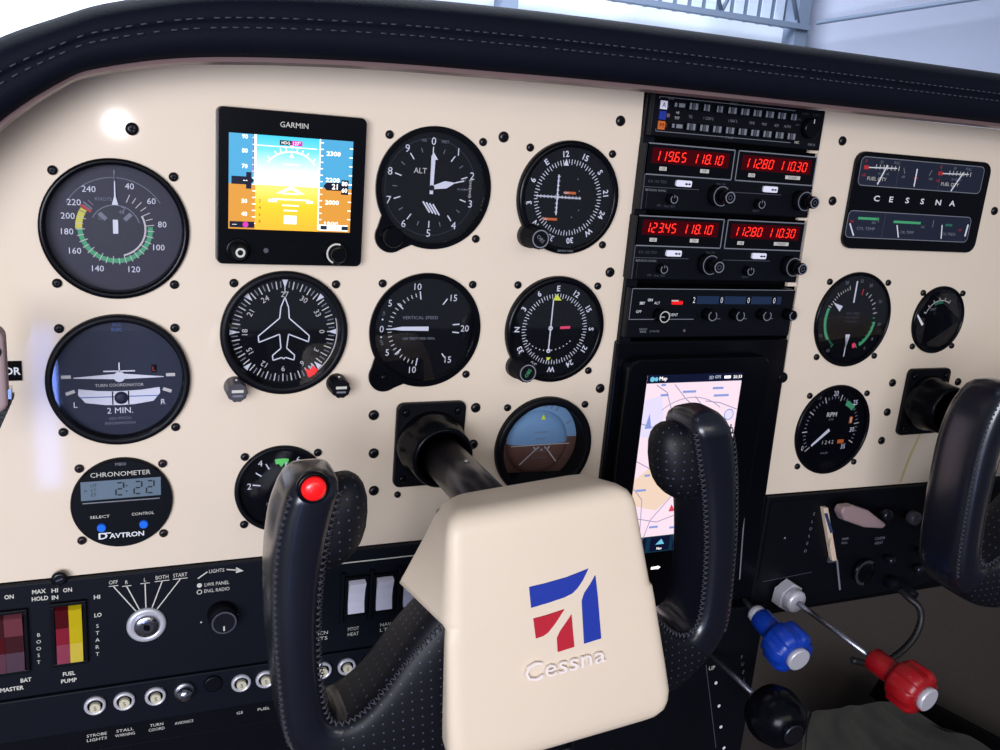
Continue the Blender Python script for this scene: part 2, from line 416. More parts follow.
def small_knob(t, x, z, r, L, m='black_metal', name='knob', top=None, txt=None):
    b = MB(); rf = lambda k: (lambda a: k * (1 + .03 * math.cos(14 * a)))
    b.lathe([(r * 1.05, 0), (rf(r), .8), (rf(r), L - 1), (r * .9, L)], m, seg=56)
    if top: b.arc(r * .72, r * .9, 0, 360, L + .1, top)
    if txt: b.text(txt, 0, 0, r * .55, L + .1, 'grey_print', 0, 1)
    return b.build(name, t, (x, 0, z))

# airspeed indicator
t, h = gauge('airspeed_indicator', 'large airspeed dial toned grey for glass haze, marked 40 to 240 with green and yellow arcs, top left', 0, 0, 40, 'dial_hazed', 3, 3, rim='black_gloss', recess=-6)
b = MB()
for a, s_ in ((18, '40'), (50, '60'), (83, '80'), (114, '100'), (158, '120'), (203, '140'), (238, '160'), (264, '180'), (284, '200'), (303, '220'), (328, '240')): b.rtext(s_, a, 25.6, 3.6, h + .3, 'white')
b.arc(28.6, 29, -62, 58, h + .2, 'grey_print')
b.arc(17.6, 20.2, 86, 268, h + .2, 'green'); b.arc(17.6, 21.2, 268, 302, h + .2, 'yellow'); b.arc(15.6, 16.6, 62, 165, h + .25, 'offwhite'); b.tick(305, 15.5, 22, 1.4, h + .3, 'red'); b.tick(311, 16, 22, .8, h + .3, 'grey_print')
for i in range(30): b.tick(22 + i * 10.2, 17.2 if i % 2 else 16.2, 21, .45, h + .35, 'offwhite' if i < 27 else 'grey_print')
b.arc(13, 13.5, -65, 75, h + .2, 'grey_print'); b.rtext('200', -50, 9, 2.2, h + .25, 'grey_print'); b.rtext('40', 20, 10, 2.2, h + .25, 'grey_print'); b.rtext('KNOTS', -20, 17.5, 2, h + .3, 'grey_print')
b.text('7', 4.5, 10.5, 4, h + .25, 'grey_print'); b.tick(-45, 7, 12, 2.4, h + .2, 'grey_print'); b.tick(45, 7, 12, 2.4, h + .2, 'grey_print')
b.build('dial_markings', t)
MB().disc(0, 0, 13.4, h + .1, 'inner_hazed').build('inner_dial', t)
b = MB(); b.rect(0, 1, 2.8, 8, h + 1.2, 'white', t=.3); b.poly([(-1.7, 13.5), (1.7, 13.5), (.4, 18.5), (.22, 33), (-.22, 33), (-.4, 18.5)], h + 1.2, 'white', .3); b.rect(0, 30, .7, 6, h + 1.2, 'white'); b.build('needle', t)
glass(t, 36, 1.8)

# turn coordinator
t, h = gauge('turn_coordinator', 'round navy turn coordinator with a miniature white airplane above a ball tube', 0, -89.3, 40, 'dial_navy', 5, 3.5, recess=-3)
b = MB()
b.text('D.C.', -.5, 33, 2, h + .2, 'blue_print'); b.text('ELEC.', -.5, 30, 2, h + .2, 'blue_print')
for sx in (-1, 1): b.rect(sx * 29, 1.5, 5.2, 2, h + .2, 'offwhite', 0); b.rect(sx * 27, -8.2, 5.2, 2, h + .2, 'offwhite', sx * -20)
b.text('L', -24.4, -15.8, 3.6, h + .2, 'white'); b.text('R', 24.6, -15.6, 3.6, h + .2, 'white')
b.text('TURN COORDINATOR', 0, -4.2, 1.9, h + .2, 'offwhite', width=27); b.text('2 MIN.', 0, -20.2, 3.8, h + .2, 'white', width=14.5)
b.text('NO PITCH', 0, -25.2, 1.8, h + .2, 'grey_print', width=12); b.text('INFORMATION', 0, -28.2, 1.8, h + .2, 'grey_print', width=17)
b.rect(19.6, 5.6, 3, 5, h + .2, 'dial_black'); b.text('L', 19.6, 5.6, 3, h + .3, 'red'); b.build('dial_markings', t)
b = MB(); b.poly([(-25, 1.2), (-4, 2.9), (4, 2.9), (25, .8), (25, .4), (4, -.2), (-4, -.2), (-25, .7)], h + 1.2, 'white', .4); b.disc(0, 1.2, 3.2, h + 1.4, 'white', 32, .5)
b.rect(0, 4.7, 17.6, .8, h + 1.2, 'white', t=.4); b.rect(0, 7, .8, 6, h + 1.2, 'white', t=.4); b.build('miniature_airplane', t)
b = MB(); up = [(-22.6, -6), (-12, -7.4), (0, -7.9), (12, -7.4), (22.6, -6)]; dn = [(22.9, -9.5), (19, -14.6), (8, -16.3), (0, -16.6), (-8, -16.3), (-19, -14.6), (-22.9, -9.5)]
b.poly(up + dn, h + 1, 'white', .6); b.line(-22, -11.2, 22, -11.2, .6, h + 1.15, 'blue_print'); b.rect(-4, -12, .7, 8.4, h + 1.2, 'dial_black'); b.rect(4.9, -12, .7, 8.4, h + 1.2, 'dial_black'); b.build('ball_tube', t)
b = MB(); b.lathe([(3.9, h + 1), (3.7, h + 2), (2.6, h + 2.8), (1.2, h + 3.2)], 'dial_navy', .8, -12, 24); b.build('ball', t)
glass(t, 36, 5.2)

# chronometer
t, h = gauge('chronometer', 'small round black digital chronometer with grey display and two blue buttons', 0, -167.9, 29.3, 'dial_black', 3, .6, 47.2, smat='screw_bronze', cat='clock')
h = 3.1; b = MB(); b.disc(0, 0, 28.4, h, 'radio_black'); b.build('front_plate', t)
b = MB(); b.text('M800', -.6, 26, 2, h + .2, 'grey_print'); b.text('CHRONOMETER', -.6, 19.8, 3.1, h + .2, 'offwhite', width=34)
b.text('SELECT', -13, -7.6, 1.9, h + .2, 'offwhite', width=11); b.text('CONTROL', 11.6, -7.6, 1.9, h + .2, 'offwhite', width=13)
b.text('D', -11.6, -20.6, 4.2, h + .2, 'white', xs=1.3, bold=True); b.text('AVTRON', 2, -21, 3.2, h + .2, 'white', width=20, bold=True); b.rect(-10.5, -18.8, 7, .7, h + .3, 'white'); b.build('dial_markings', t)
b = MB(); b.poly([(-23.2, 15.8), (22.2, 16), (22.2, 4), (-23.2, 3.6)], h + .3, 'lcd', .3)
b.seg7('2:22', -3.6, 10, 4.4, 8, 2.7, h + .45, 'lcd_digit', 0)
for i, s_ in enumerate(('UT', 'LT', 'ET')): b.text(s_, -16, 13.2 - i * 3, 2, h + .45, 'lcd_digit')
b.text('>', -20.5, 10, 2.4, h + .45, 'lcd_digit'); b.rect(-.5, 1.9, 44, .7, h + .3, 'grey_print'); b.build('display', t)
for x in (-12.3, 11.9): MB().lathe([(2.7, 0), (2.7, 1.4), (2, 2.2)], 'blue_button', seg=24).build('button', t, (x, -h, -14.7))

# altimeter
t, h = gauge('altimeter', 'round black altimeter with white numbers 0 to 9 and a knob tab at lower left', 190.3, 33.3, 39, 'dial_black', 2, 3, tab=(-27.5, -31.5, 10.5, 1), recess=-6, skip=(2,), rim='black_gloss')
b = MB()
for i in range(10): b.rtext(str(i), i * 36, 29.5, 5, h + .2, 'white', bold=False); b.tick(i * 36, 21.5, 26, .7, h + .2, 'white')
for i in range(10): b.tick(i * 36 + 18, 23, 26, .5, h + .2, 'grey_print')
b.dx = 3; b.text('ALT', -11, 10.5, 3.6, h + .2, 'offwhite'); b.text('100', -9.5, 29.6, 1.8, h + .2, 'grey_print'); b.text('FEET', 5, 29.6, 1.8, h + .2, 'grey_print')
for i in range(4): b.line(-8 + i * 2.3, -9 - i * .5, -3 + i * 2.3, -16 - i * .5, 1, h + .2, 'white')
b.rect(26, 0, 5, 13, h + .15, 'black_matte')
for i in range(12): b.rect(24.2, 6 - i, 2.4 if i % 5 == 0 else 1.4, .4, h + .25, 'offwhite')
b.text('29.9', 19, 6, 1.6, h + .2, 'grey_print'); b.text('IN.HG', 18, 0, 1.5, h + .2, 'grey_print'); b.dx = 0; b.arc(31, 31.2, 0, 360, h + .12, 'dim_print'); b.build('dial_markings', t)
b = MB(); b.poly([(-1.1, -4), (1.1, -4), (1.4, 18), (3.2, 18), (0, 22.5), (-1.4, 20)], h + 1.4, 'white', .3); b.build('hundreds_needle', t)
b = MB(); q = 76 * D2R; ux, uz = math.sin(q), math.cos(q); L_ = lambda r, s_: (ux * r + uz * s_, uz * r - ux * s_)
b.poly([L_(0, -1), L_(10, -2.4), L_(17, 0), L_(10, 2.4), L_(0, 1)], h + .9, 'white', .3); b.build('thousands_needle', t); b = MB(); b.line(*L_(16, 0), *L_(23, 0), .8, h + .9, 'white'); b.build('long_needle', t)
MB().disc(0, 0, 1.8, h + 1.6, 'black_metal', 24, .5).build('hub', t)
small_knob(t, -27.5, -31.5, 6.5, 9, 'black_gloss'); glass(t, 35.3, .8)

# heading indicator
t, h = gauge('heading_indicator', 'round black heading dial with a white airplane outline and a red bug', 97.1, -61.5, 39.6, 'dial_black', 4.4, 4, skip=(2, 3), recess=-3)
b = MB(); HD = ['27', '30', '33', '0', '3', '6', '9', '12', '15', '18', '21', '24']
for i, s_ in enumerate(HD): b.rtext(s_, i * 30, 24.2, 3.6, h + .2, 'offwhite', False)
for i in range(72): b.tick(i * 5, 28.5 if i % 2 else 27.5, 32.5, .7, h + .2, 'grey_print' if i % 2 else 'offwhite')
for a in (0, 45, 90, 135, 225, 270, 315): b.poly([(L[0], L[1]) for L in [(math.sin((a + d) * D2R) * r, math.cos((a + d) * D2R) * r) for d, r in ((-3, 33.5), (3, 33.5), (0, 28))]], h + .3, 'white')
b.rtext('M', 142, 29.5, 3.6, h + .35, 'white', False, bold=True); b.arc(33.7, 34.3, 75, 140, h + .3, 'offwhite'); b.rect(0, 29, .5, 9, h + .4, 'white'); b.build('compass_card', t)
b = MB(); pl = [(0, 22.5), (2.4, 16), (3, 9), (16, -2.5), (15.6, -6.5), (2.8, -1.4), (1.8, -10.5), (7, -15.2), (6.6, -18.4), (1.2, -16.6), (0, -17.6)]
b.pline(pl + [(-x, z) for x, z in pl[::-1]], .75, h + .9, 'white'); b.build('airplane_symbol', t)
b = MB(); b.poly([(16, -30), (14.2, -24.2), (17, -25.6), (19, -22.6), (22.6, -25.4), (18.6, -30.5)], h + .7, 'red_button', .4); b.build('heading_bug', t)
glass(t, 35.3, 4.2)
for x, z, s_, top in ((-30.5, -34.2, 'PUSH', 'silver'), (34, -34, 'HDG', 'silver')):
    b = MB(); rf = lambda k: (lambda a: k * (1 + .05 * math.cos(10 * a)))
    b.lathe([(6.6, 0), (rf(6.4), 1), (rf(6.1), 14), (5.6, 15)], 'knob_grey' if x < 0 else 'black_metal', seg=60, A=((0, 0, 0), (0, -1, 0)))
    b.rect(0, 1, 7, 1.8, 15.1, 'offwhite'); b.rect(0, -2, 6, 1.2, 15.1, 'grey_print'); b.rect(0, 6.2, 1.2, 1, 8, 'white')
    b.build('setting_knob', t, (x, 0, z))

# vertical speed
t, h = gauge('vertical_speed_indicator', 'round black vertical speed dial, white needle resting at 0 on its left', 190.6, -60.5, 39, 'dial_black', 2, 3, tab=(-27.5, -31, 10.5, 1), recess=-4, skip=(2,), rim='black_gloss')
b = MB(2.2, -1.4)
VS = [('0', -31.5, 1.5), ('5', -26.6, 19), ('5', -26.8, -14.6), ('10', -8, 30.2), ('10', -8.4, -27), ('15', 18, 22.8), ('15', 16.8, -20.4), ('20', 27.5, 1.6)]
for s_, x, z in VS: b.text(s_, x, z, 4.6, h + .2, 'white')
b.dx = b.dz = 0
for a in (270, 312, 351, 228, 189): b.tick(a, 20.5, 26, .8, h + .2, 'white')
for i in range(5):
    for b0 in (270, 309): b.tick(b0 + (i + .7) * 7.4, 22.5, 25.2, .6, h + .2, 'offwhite')
    for b0 in (270, 231): b.tick(b0 - (i + .7) * 7.4, 22.5, 25.2, .6, h + .2, 'offwhite')
b.tick(37, 21, 26, .8, h + .2, 'white'); b.dx, b.dz = 2.2, -1.4; b.tick(143, 20, 25, .8, h + .2, 'white'); b.rect(21, 4.4, 5, .8, h + .2, 'white', 4); b.rect(21, -1.2, 5, .8, h + .2, 'white', -6)
b.text('VERTICAL SPEED', -5, 9.2, 2.2, h + .2, 'grey_print', width=25); b.text('100 FEET PER MIN.', -5, -5.2, 1.8, h + .2, 'grey_print', width=23)
b.text('UP', -30.5, 12, 1.8, h + .2, 'grey_print', 65); b.text('DN', -31, -7.6, 1.8, h + .2, 'grey_print', -65); b.disc(-31.2, 8, .6, h + .2, 'white', 12); b.disc(-31.6, -4, .6, h + .2, 'white', 12); b.build('dial_markings', t)
b = MB(2.2, -1.4); b.poly([(1, 3.2), (1, .2), (-18, .6), (-27, 1.6), (-18, 3.2)], h + 1, 'white', .3); b.build('needle', t)
screw(t, -28, -31.5, 2.6, 'black_gloss', 'adjustment_screw', 2); glass(t, 35.3, .8)

# two course indicators
def course(name, label, cx, cz, off, lettered, kn):
    t, h = gauge(name, label, cx, cz, 38.4, 'dial_black', 5, 4, skip=(2,), rim='black_gloss')
    b = MB(); b.arc(37.4, 38.3, 0, 360, 3.8, 'dim_print', seg=60); b.build('rim', t)
    b = MB(); CD = ['N', '3', '6', 'E', '12', '15', 'S', '21', '24', 'W', '30', '33']
    for i, s_ in enumerate(CD):
        a = i * 30 - off; b.rtext(s_, a, 29.5, 4, h + .2, 'white', False, bold=True)
    for i in range(72): b.tick(i * 5 - off, 23.2 if i % 2 else 22.2, 25.8, .5, h + .2, 'white')
    b.build('compass_card', t); b = MB()
    if lettered:
        b.disc(0, 0, 21, h + .3, 'dial_black'); b.poly([(-4.1, 26), (-6, 21.5), (-2, 21.5)], h + .5, 'white')
        b.line(-8.9, 15.3, -8.4, -11.9, .9, h + 1, 'white'); b.line(-24.4, .4, 9.7, .1, .9, h + .9, 'white')
        for k in range(13): b.rect(-23.8 + k * 2.7, .3, .5, 2.2, h + .9, 'white')
        for k in range(9): b.rect(-8.6, -10 + k * 3, 2.2, .5, h + .9, 'white')
        b.rect(1, 3.4, 9, 1.7, h + .7, 'orange'); b.text('NAV', -2, 3.4, 1.4, h + .8, 'white'); b.rect(-12.5, -14.9, 11, 1.7, h + .7, 'orange'); b.text('GS', -16, -14.9, 1.4, h + .8, 'white')
        for x, z in ((6, 13), (8, 5), (9, -8), (4, -13)): b.disc(x, z, .5, h + .6, 'grey_print', 10)
    else:
        b.disc(0, 0, 21, h + .3, 'dial_black'); b.poly([(-1, 25.5), (-4, 21), (3, 21)], h + .5, 'lime'); b.line(-3.6, 21.5, -3.8, -15.5, .9, h + 1, 'white'); b.arc(.9, 1.7, 0, 360, h + 1.1, 'white', -3.8, 1, 20); b.arc(.8, 1.6, 0, 360, h + 1.1, 'white', -3.8, -15.5, 20)
        for k in range(13): a = (-50 + k * 8.2) * D2R; b.disc(-4 + 20.5 * math.sin(a) * 1.1, 4.5 - 20 * math.cos(a) * .99, .5, h + .8, 'white', 8)
        b.rect(8, 1.4, 8, 1.9, h + .7, 'pink', 2); b.poly([(-3, -23), (-5, -20.5), (-1, -20.5)], h + .5, 'lime')
    b.build('course_needles', t)
    b = MB(); b.text('BENDIX KING' if lettered else '', 0, -35.9, 1.4, 5.2, 'grey_print'); 
    if lettered: b.build('bezel_lettering', t)
    glass(t, 34, 4.4)
    b = MB(); rf = lambda k: (lambda a: k * (1 + .04 * math.cos(16 * a)))
    b.lathe([(8.4, 0), (8.2, 6), (rf(7.2), 7), (rf(7), 19), (6.2, 20)], 'black_metal', seg=64); b.arc(5.3, 6.1, 0, 360, 20.1, 'grey_print'); b.text('OBS', 0, 0, 2.6, 20.2, 'grey_print' if lettered else 'green', 60 if not lettered else -40); b.build('course_knob', t, (kn[0], 0, kn[1]))
    return t
course('course_indicator', 'upper of the two compass ring dials, crossed white bars and orange flags', 287.2, 32.2, 129, True, (-27, -26.5))
course('course_indicator', 'lower of the two compass ring dials, one vertical white needle and a pink flag', 287.1, -60.3, 90, False, (-27, -26.5))

# attitude indicator, its ball set back behind the panel
t, h = gauge('attitude_indicator', 'round blue and brown attitude indicator partly hidden by the cream yoke', AI[0], AI[1], 38.8, 'black_matte', 5, 5.2, skip=(2, 3))
bpy.data.objects.remove([c for c in t.children if c.name.startswith('dial_face')][0])
b = MB(); b.lathe([(33.6, 4.6), (33.6, 0), (33.4, -11)], 'black_matte', seg=56, close=False); b.build('recess', t)
b = MB(); b.poly([(33.2 * math.cos(a * D2R), 33.2 * math.sin(a * D2R)) for a in range(5, 176, 5)], -10.6, 'ai_sky_ring'); b.poly([(33.2 * math.cos(a * D2R), 33.2 * math.sin(a * D2R)) for a in range(175, 366, 5)], -10.6, 'ai_ground_ring')
for a in (-30, -20, -10, 10, 20, 30, 60, -60): b.tick(a, 27, 32 if abs(a) > 25 else 30, .8, -10.3, 'grey_print')
b.tick(0, 27, 33.5, 2.4, -10.3, 'offwhite'); b.build('bank_ring', t)
b = MB()                                           # the ball: a shallow dome in two colours
n = 40; rings = [(25, -10), (24, -8), (20, -6), (13, -4.6), (6, -4), (.01, -3.9)]
for mt, lo in (('ai_sky', False), ('ai_ground', True)):
    vs = []; K = 24
    for r, hh in rings:
        for i in range(K + 1):
            a = PI * i / K * (-1 if lo else 1); vs.append((r * math.cos(a), -hh, r * math.sin(a)))
    b.add(vs, [[j * (K + 1) + i, j * (K + 1) + i + 1, (j + 1) * (K + 1) + i + 1, (j + 1) * (K + 1) + i] for j in range(len(rings) - 1) for i in range(K)], mt, True)
b.line(-24, 0, 24, 0, .7, -3.7, 'offwhite')
for z, w_ in ((5, 8), (10, 12), (-5, 8), (-10, 12)): b.line(-w_ / 2, z, w_ / 2, z, .5, -3.5, 'grey_print')
b.build('ball', t, fix=True)
b = MB(); b.poly([(33 * math.cos(a * D2R), 33 * math.sin(a * D2R)) for a in range(217, 324, 6)], -2, 'black_matte', .4); b.build('lower_mask', t)
b = MB(); b.poly([(0, 24), (-2, 20), (2, 20)], -3, 'lime', .4); b.build('sky_pointer', t)
b = MB(); b.line(-3, -1, -17, -14, 1, -1.5, 'offwhite'); b.line(3, -1, 13, -13, 1, -1.5, 'offwhite'); b.arc(1.3, 2.4, 90, 270, -1.5, 'offwhite', -4.4, -.5); b.arc(1.3, 2.4, 90, 270, -1.5, 'offwhite', 4.4, -.5); b.disc(0, -3, .8, -1.5, 'offwhite', 12); b.build('miniature_airplane', t)
glass(t, 34, 3.6)

# suction gauge
t, h = gauge('suction_gauge', 'small round black suction gauge behind the left yoke horn, green arc at top', 97, -166.8, 30, 'dial_black', 3, 2.4, 47.2, skip=(3,), recess=-1)
b = MB(); b.text('4', -13.6, 18, 4.4, h + .2, 'white'); b.text('2', -20.4, 2.4, 4.4, h + .2, 'white'); b.tick(-30, 15.5, 20, .8, h + .2, 'white'); b.tick(-55, 15.5, 20, .8, h + .2, 'white'); b.tick(-80, 13.5, 18.5, .8, h + .2, 'white')
b.arc(17, 20.5, -12, 14, h + .2, 'green_bright'); b.poly([(0, 14.5), (-3, 19), (3, 19)], h + .3, 'green_bright'); b.text('IN', -8, -11, 2, h + .2, 'grey_print'); b.text('SUCTION', 0, -7, 2.4, h + .2, 'grey_print'); b.rtext('6', 30, 22, 4.4, h + .2, 'white'); b.build('dial_markings', t)
b = MB(); b.poly([(-.8, -4), (.8, -4), (3.4, 18), (2.6, 18)], h + 1, 'white', .3); b.build('needle', t); glass(t, 27, 2)

# right-hand round gauges
t, h = gauge('manifold_pressure_gauge', 'large round gauge right of the radios with two green arcs and two white needles', 563.5, -54.2, 40, 'dial_black', 2.6, 2.2, rim='black_gloss', recess=-1.6)
b = MB(); b.arc(26, 28.5, 232, 290, h + .2, 'green'); b.arc(25, 27.5, 95, 148, h + .2, 'green'); b.arc(22, 26, 156, 164, h + .2, 'pink')
for i in range(26): b.tick(215 + i * 5.2, 25.5, 29 if i % 5 == 0 else 27.6, .6, h + .3, 'offwhite' if i > 14 else 'green')
for i in range(14): b.tick(30 + i * 9.6, 23.5, 27.5 if i % 2 else 26, .7, h + .3, 'offwhite' if i < 6 else 'green')
for a, s_ in ((-20, '30'), (8, '35'), (28, '20'), (62, '15'), (98, '10'), (122, '8'), (140, '6'), (215, '10'), (245, '15')): b.rtext(s_, a, 32.5, 2.8, h + .2, 'grey_print')
b.dx = 3.4; b.text('MAN. PRESS.', -2, 5, 2, h + .2, 'dim_print'); b.text('FUEL FLOW', -2, 1.5, 2, h + .2, 'dim_print'); b.text('IN.HG  GAL/HR', -2, -2, 1.6, h + .2, 'dim_print'); b.tick(10, 21, 26, 1, h + .2, 'red'); b.build('dial_markings', t)
b = MB(3.4, -.8); b.line(-4.5, 15, -4.6, 33, 1.5, h + 1, 'white'); b.poly([(-26, 15), (-15.5, 12), (-18, 7.5)], h + 1, 'white'); b.build('upper_needle', t)
b = MB(3.4, -.8); b.line(-4.6, -14, -4.8, -31, 1, h + 1, 'white'); b.poly([(-7, -12), (-2, -12), (-4.4, -24)], h + 1, 'white'); b.build('lower_needle', t); glass(t, 37.4, 1.6)

t, h = gauge('tachometer', 'round black tachometer, lowest gauge on the right, RPM printed in white', 563.5, -150.5, 40, 'dial_black', 2.6, 2.2, rim='black_gloss', recess=-1.6)
b = MB()
for i in range(36): b.tick(-128 + i * 7, 27 if i % 5 else 25.5, 31 if i % 5 == 0 else 29.5, .8, h + .2, 'offwhite' if i % 5 == 0 else 'grey_print')
for a, s_ in ((-120, '0'), (-2, '20'), (44, '25'), (94, '30'), (134, '35')): b.rtext(s_, a, 24 if s_ in ('30', '35') else 32, 4.6, h + .3, 'white' if s_ != '0' else 'offwhite', xs=.85)
b.rtext('15', -32, 34, 3, h + .2, 'grey_print'); b.dx, b.dz = 3.4, -.8;  b.arc(23, 27.5, 20, 44, h + .3, 'green'); b.rect(17.4, 8, 3.4, 6, h + .25, 'orange'); b.rect(17.4, 8, 1.4, 4.4, h + .3, 'offwhite')
b.text('RPM', -5, 13.9, 4, h + .2, 'offwhite', width=11, bold=True); b.text('X100', -5, 9.4, 1.8, h + .2, 'grey_print'); b.rect(1, -11.2, 27, 5.4, h + .2, 'black_matte'); b.text('1 2 4 2', -4, -11.2, 3.4, h + .3, 'offwhite'); b.rect(10, -11.2, 7, 3.4, h + .3, 'orange'); b.text('HOURS', -6, -21, 1.8, h + .2, 'grey_print'); b.build('dial_markings', t)
b = MB(3.4, -.8); b.poly([(-6.4, 1.6), (-4.6, -.8), (-22, -14), (-23, -12.6)], h + 1, 'white', .3); b.build('needle', t); glass(t, 37.4, 1.6)

t, h = gauge('cylinder_temperature_gauge', 'smallest round gauge at far right above the second yoke, short white needle', 660.5, -54.5, 29.8, 'dial_black', 2.6, 2, 47.2, rim='black_gloss')
b = MB(); b.arc(17, 17.6, -70, 30, h + .2, 'offwhite'); b.arc(14.5, 16.6, -30, 5, h + .2, 'green_dim')
for i in range(6): b.tick(-70 + i * 20, 17, 20, .7, h + .2, 'offwhite')
b.text('CHT', -9, 9.5, 2.6, h + .2, 'grey_print'); b.text('°F', -6, 5.5, 2.2, h + .2, 'dim_print'); b.build('dial_markings', t)
b = MB(); b.poly([(-19, -5), (-17.4, -3.4), (-27, 6), (-28, 5)], h + 1, 'white', .3); b.build('needle', t); glass(t, 27.4, 1.6)

# rectangular engine cluster
t = thing('engine_gauge_cluster', (610, 0, 43), 'black rounded rectangular gauge cluster at upper right with six small meters', 'gauge cluster')
b = MB(); b.rrect(-1, 0, 148, 76, 9, 4, 'black_gloss', 4); b.build('frame', t, bevel=.8)
def meter(x0, x1, z0, z1):
    b = MB(); cx, cz = (x0 + x1) / 2, (z0 + z1) / 2; b.rrect(cx, cz, x1 - x0, z1 - z0, 4, 4.15, 'dial_navy'); b.pline(rr(cx, cz, x1 - x0, z1 - z0, 4), .6, 4.3, 'grey_print', True); return b
b = meter(-71, 64, 12, 34); 
for x, s_ in ((-46, 'L'), (34, 'R')):
    b.line(x - 17, 26, x + 13, 27, .8, 4.3, 'white'); b.rect(x - 19, 26, 5, 3, 4.3, 'red')
    for k in range(7): b.rect(x - 9 + k * 4, 27, .7, 3.6, 4.35, 'offwhite')
    b.text('0', x - 20, 31, 2.4, 4.3, 'red'); b.text('20', x - 4, 31, 2.2, 4.3, 'grey_print'); b.text('FULL', x + 12, 31.2, 2.2, 4.3, 'grey_print'); b.text('FUEL QTY', x - 6, 17.5, 2.8, 4.3, 'offwhite', width=20); b.text('LBS', x - 20, 20, 2, 4.3, 'red'); b.text('50 100 150', x, 22, 1.8, 4.3, 'grey_print')
b.text('-60', -25, 21, 2.2, 4.3, 'grey_print'); b.text('+60', 5, 21, 2.2, 4.3, 'grey_print'); b.line(-26, 28, -24, 23.5, .7, 4.3, 'grey_print'); b.line(3, 23.5, 5, 28, .7, 4.3, 'grey_print'); b.text('AMP', -11, 20.5, 1.8, 4.3, 'red')
for x in (-31, 15): b.rect(x, 23, .5, 21, 4.3, 'dim_print')
b.build('upper_meters', t)
b = meter(-74.5, 61, -29, -8); b.rect(-53, -13.6, 22, 2, 4.3, 'green'); b.rect(-11, -15, 30, 2, 4.3, 'green'); b.rect(36, -15.4, 8, 2, 4.3, 'green_dim'); b.rect(-36, -18.5, .5, 20, 4.3, 'dim_print')
b.text('CYL TEMP', -54, -21.6, 2.4, 4.3, 'grey_print', width=19); b.text('OIL TEMP', -9, -23, 2.4, 4.3, 'grey_print', width=15); b.text('OIL PRESS', 38, -22.8, 2.4, 4.3, 'grey_print', width=16); b.text('200', -70, -16.4, 2, 4.3, 'red'); b.text('500', -47, -16.6, 2, 4.3, 'grey_print'); b.text('245', 7, -18, 2, 4.3, 'grey_print'); b.text('100', 50, -19, 2, 4.3, 'red'); b.line(18, -12, 18, -18, .7, 4.3, 'grey_print'); b.line(-44, -12, -42, -16, .6, 4.3, 'grey_print'); b.build('lower_meters', t)
for x0, z0, x1, z1, w_ in ((-51, 13.5, -44, 29, 1.3), (-11.8, 14, -11.8, 28, 1.3), (30, 12.5, 40, 28, 1.3), (-72, -18, -66, -27.5, 1.3), (-22, -17.5, -18, -27.5, 1.2), (28, -15.5, 30, -27, 1.2), (58, -14, 57, -24, 1.8)):
    b = MB(); b.line(x0, z0, x1, z1, w_, 4.7, 'white'); b.build('needle', t)
b = MB()
for x, s_ in zip((-48.5, -33, -15.5, 1, 19, 35), 'CESSNA'): b.text(s_, x, 2.6, 4.4, 4.3, 'white', xs=1.5, bold=True)
b.build('lettering', t)

# ------------------------------------------------------------------ square flight display
t = thing('flight_display', (55.5, 0, 73), 'square lit flight display with blue sky and orange ground in a black frame', 'display')
b = MB(); b.rrect(43, -45, 87, 90, 3.5, 9, 'black_gloss', 2); b.rrect(43, -45, 87.6, 90.6, 3.5, 7, 'knob_grey', 7); b.build('housing', t, bevel=.5)
MB().text('GARMIN', 42.8, -7.2, 3.2, 9.2, 'offwhite', width=16.5).build('lettering', t)
b = MB(); H = 9.15
b.poly([(5.6, -42.6), (20.8, -42.6), (20.8, -14), (5.6, -14)], H, 'screen_tape_sky'); b.poly([(58.6, -42.6), (78.4, -42.6), (78.4, -14), (58.6, -14)], H, 'screen_tape_sky')
b.poly([(5.6, -69), (20.8, -69), (20.8, -42.6), (5.6, -42.6)], H, 'screen_tape_ground'); b.poly([(58.6, -69), (78.4, -69), (78.4, -42.6), (58.6, -42.6)], H, 'screen_tape_ground')
b.poly([(20.8, -42.6), (58.6, -42.6), (58.6, -14), (20.8, -14)], H, 'pfd_sky'); b.poly([(20.8, -69), (58.6, -69), (58.6, -42.6), (20.8, -42.6)], H, 'pfd_ground'); H += .12; W = 'screen_white'
b.arc(17, 17.9, -52, 52, H, W, 41.6, -40); b.rect(38.5, -20, 36, .5, H, W); b.poly([(41.6, -21), (39.8, -18), (43.4, -18)], H, W); b.poly([(41.6, -23), (40.2, -26), (43, -26)], H, W)
for a in (-45, -30, -20, -10, 10, 20, 30, 45): b.tick(a, 17, 20, .6, H, W, 41.6, -40)
for z, w_ in ((-30, 9), (-33.5, 18), (-37, 9), (-40.5, 22), (-47, 10), (-50.5, 22), (-54, 10), (-57, 8)): b.rect(41.6, z, w_, .8, H, W)
b.rect(31, -51.5, 5, 1.6, H, W); b.rect(53, -51.5, 4, 1.6, H, W); b.poly([(41.6, -42.5), (33, -47), (36, -47), (41.6, -44.5), (47, -47), (50, -47)], H, W); b.rect(41.6, -62.5, 7.5, 5, H, W)
b.rect(20.6, -28, 1.3, 28, H, W); b.rect(19.6, -26, .8, 20, H, 'screen_magenta'); b.rect(58.4, -41, .7, 54, H, W)
for i in range(14): b.rect(59.6, -16 - i * 3.8, 1.8, .6, H, W); b.rect(77.4, -18.4 - i * 3.8 * 1.4 if i < 9 else -40, 2, .6, H, W); b.rect(20, -16 - i * 3.8, 2, .6, H, W)
for z, s_ in ((-15.6, '90'), (-23.6, '80'), (-32.4, '70'), (-52.5, '50'), (-60, '40')): b.text(s_, 14.6, z, 2.4, H, W, bold=True)
for z, s_ in ((-22, '2300'), (-37.6, '2200'), (-51, '2000'), (-64, '1900')): b.text(s_, 66.6, z, 2.6, H, W, bold=True, width=8.6)
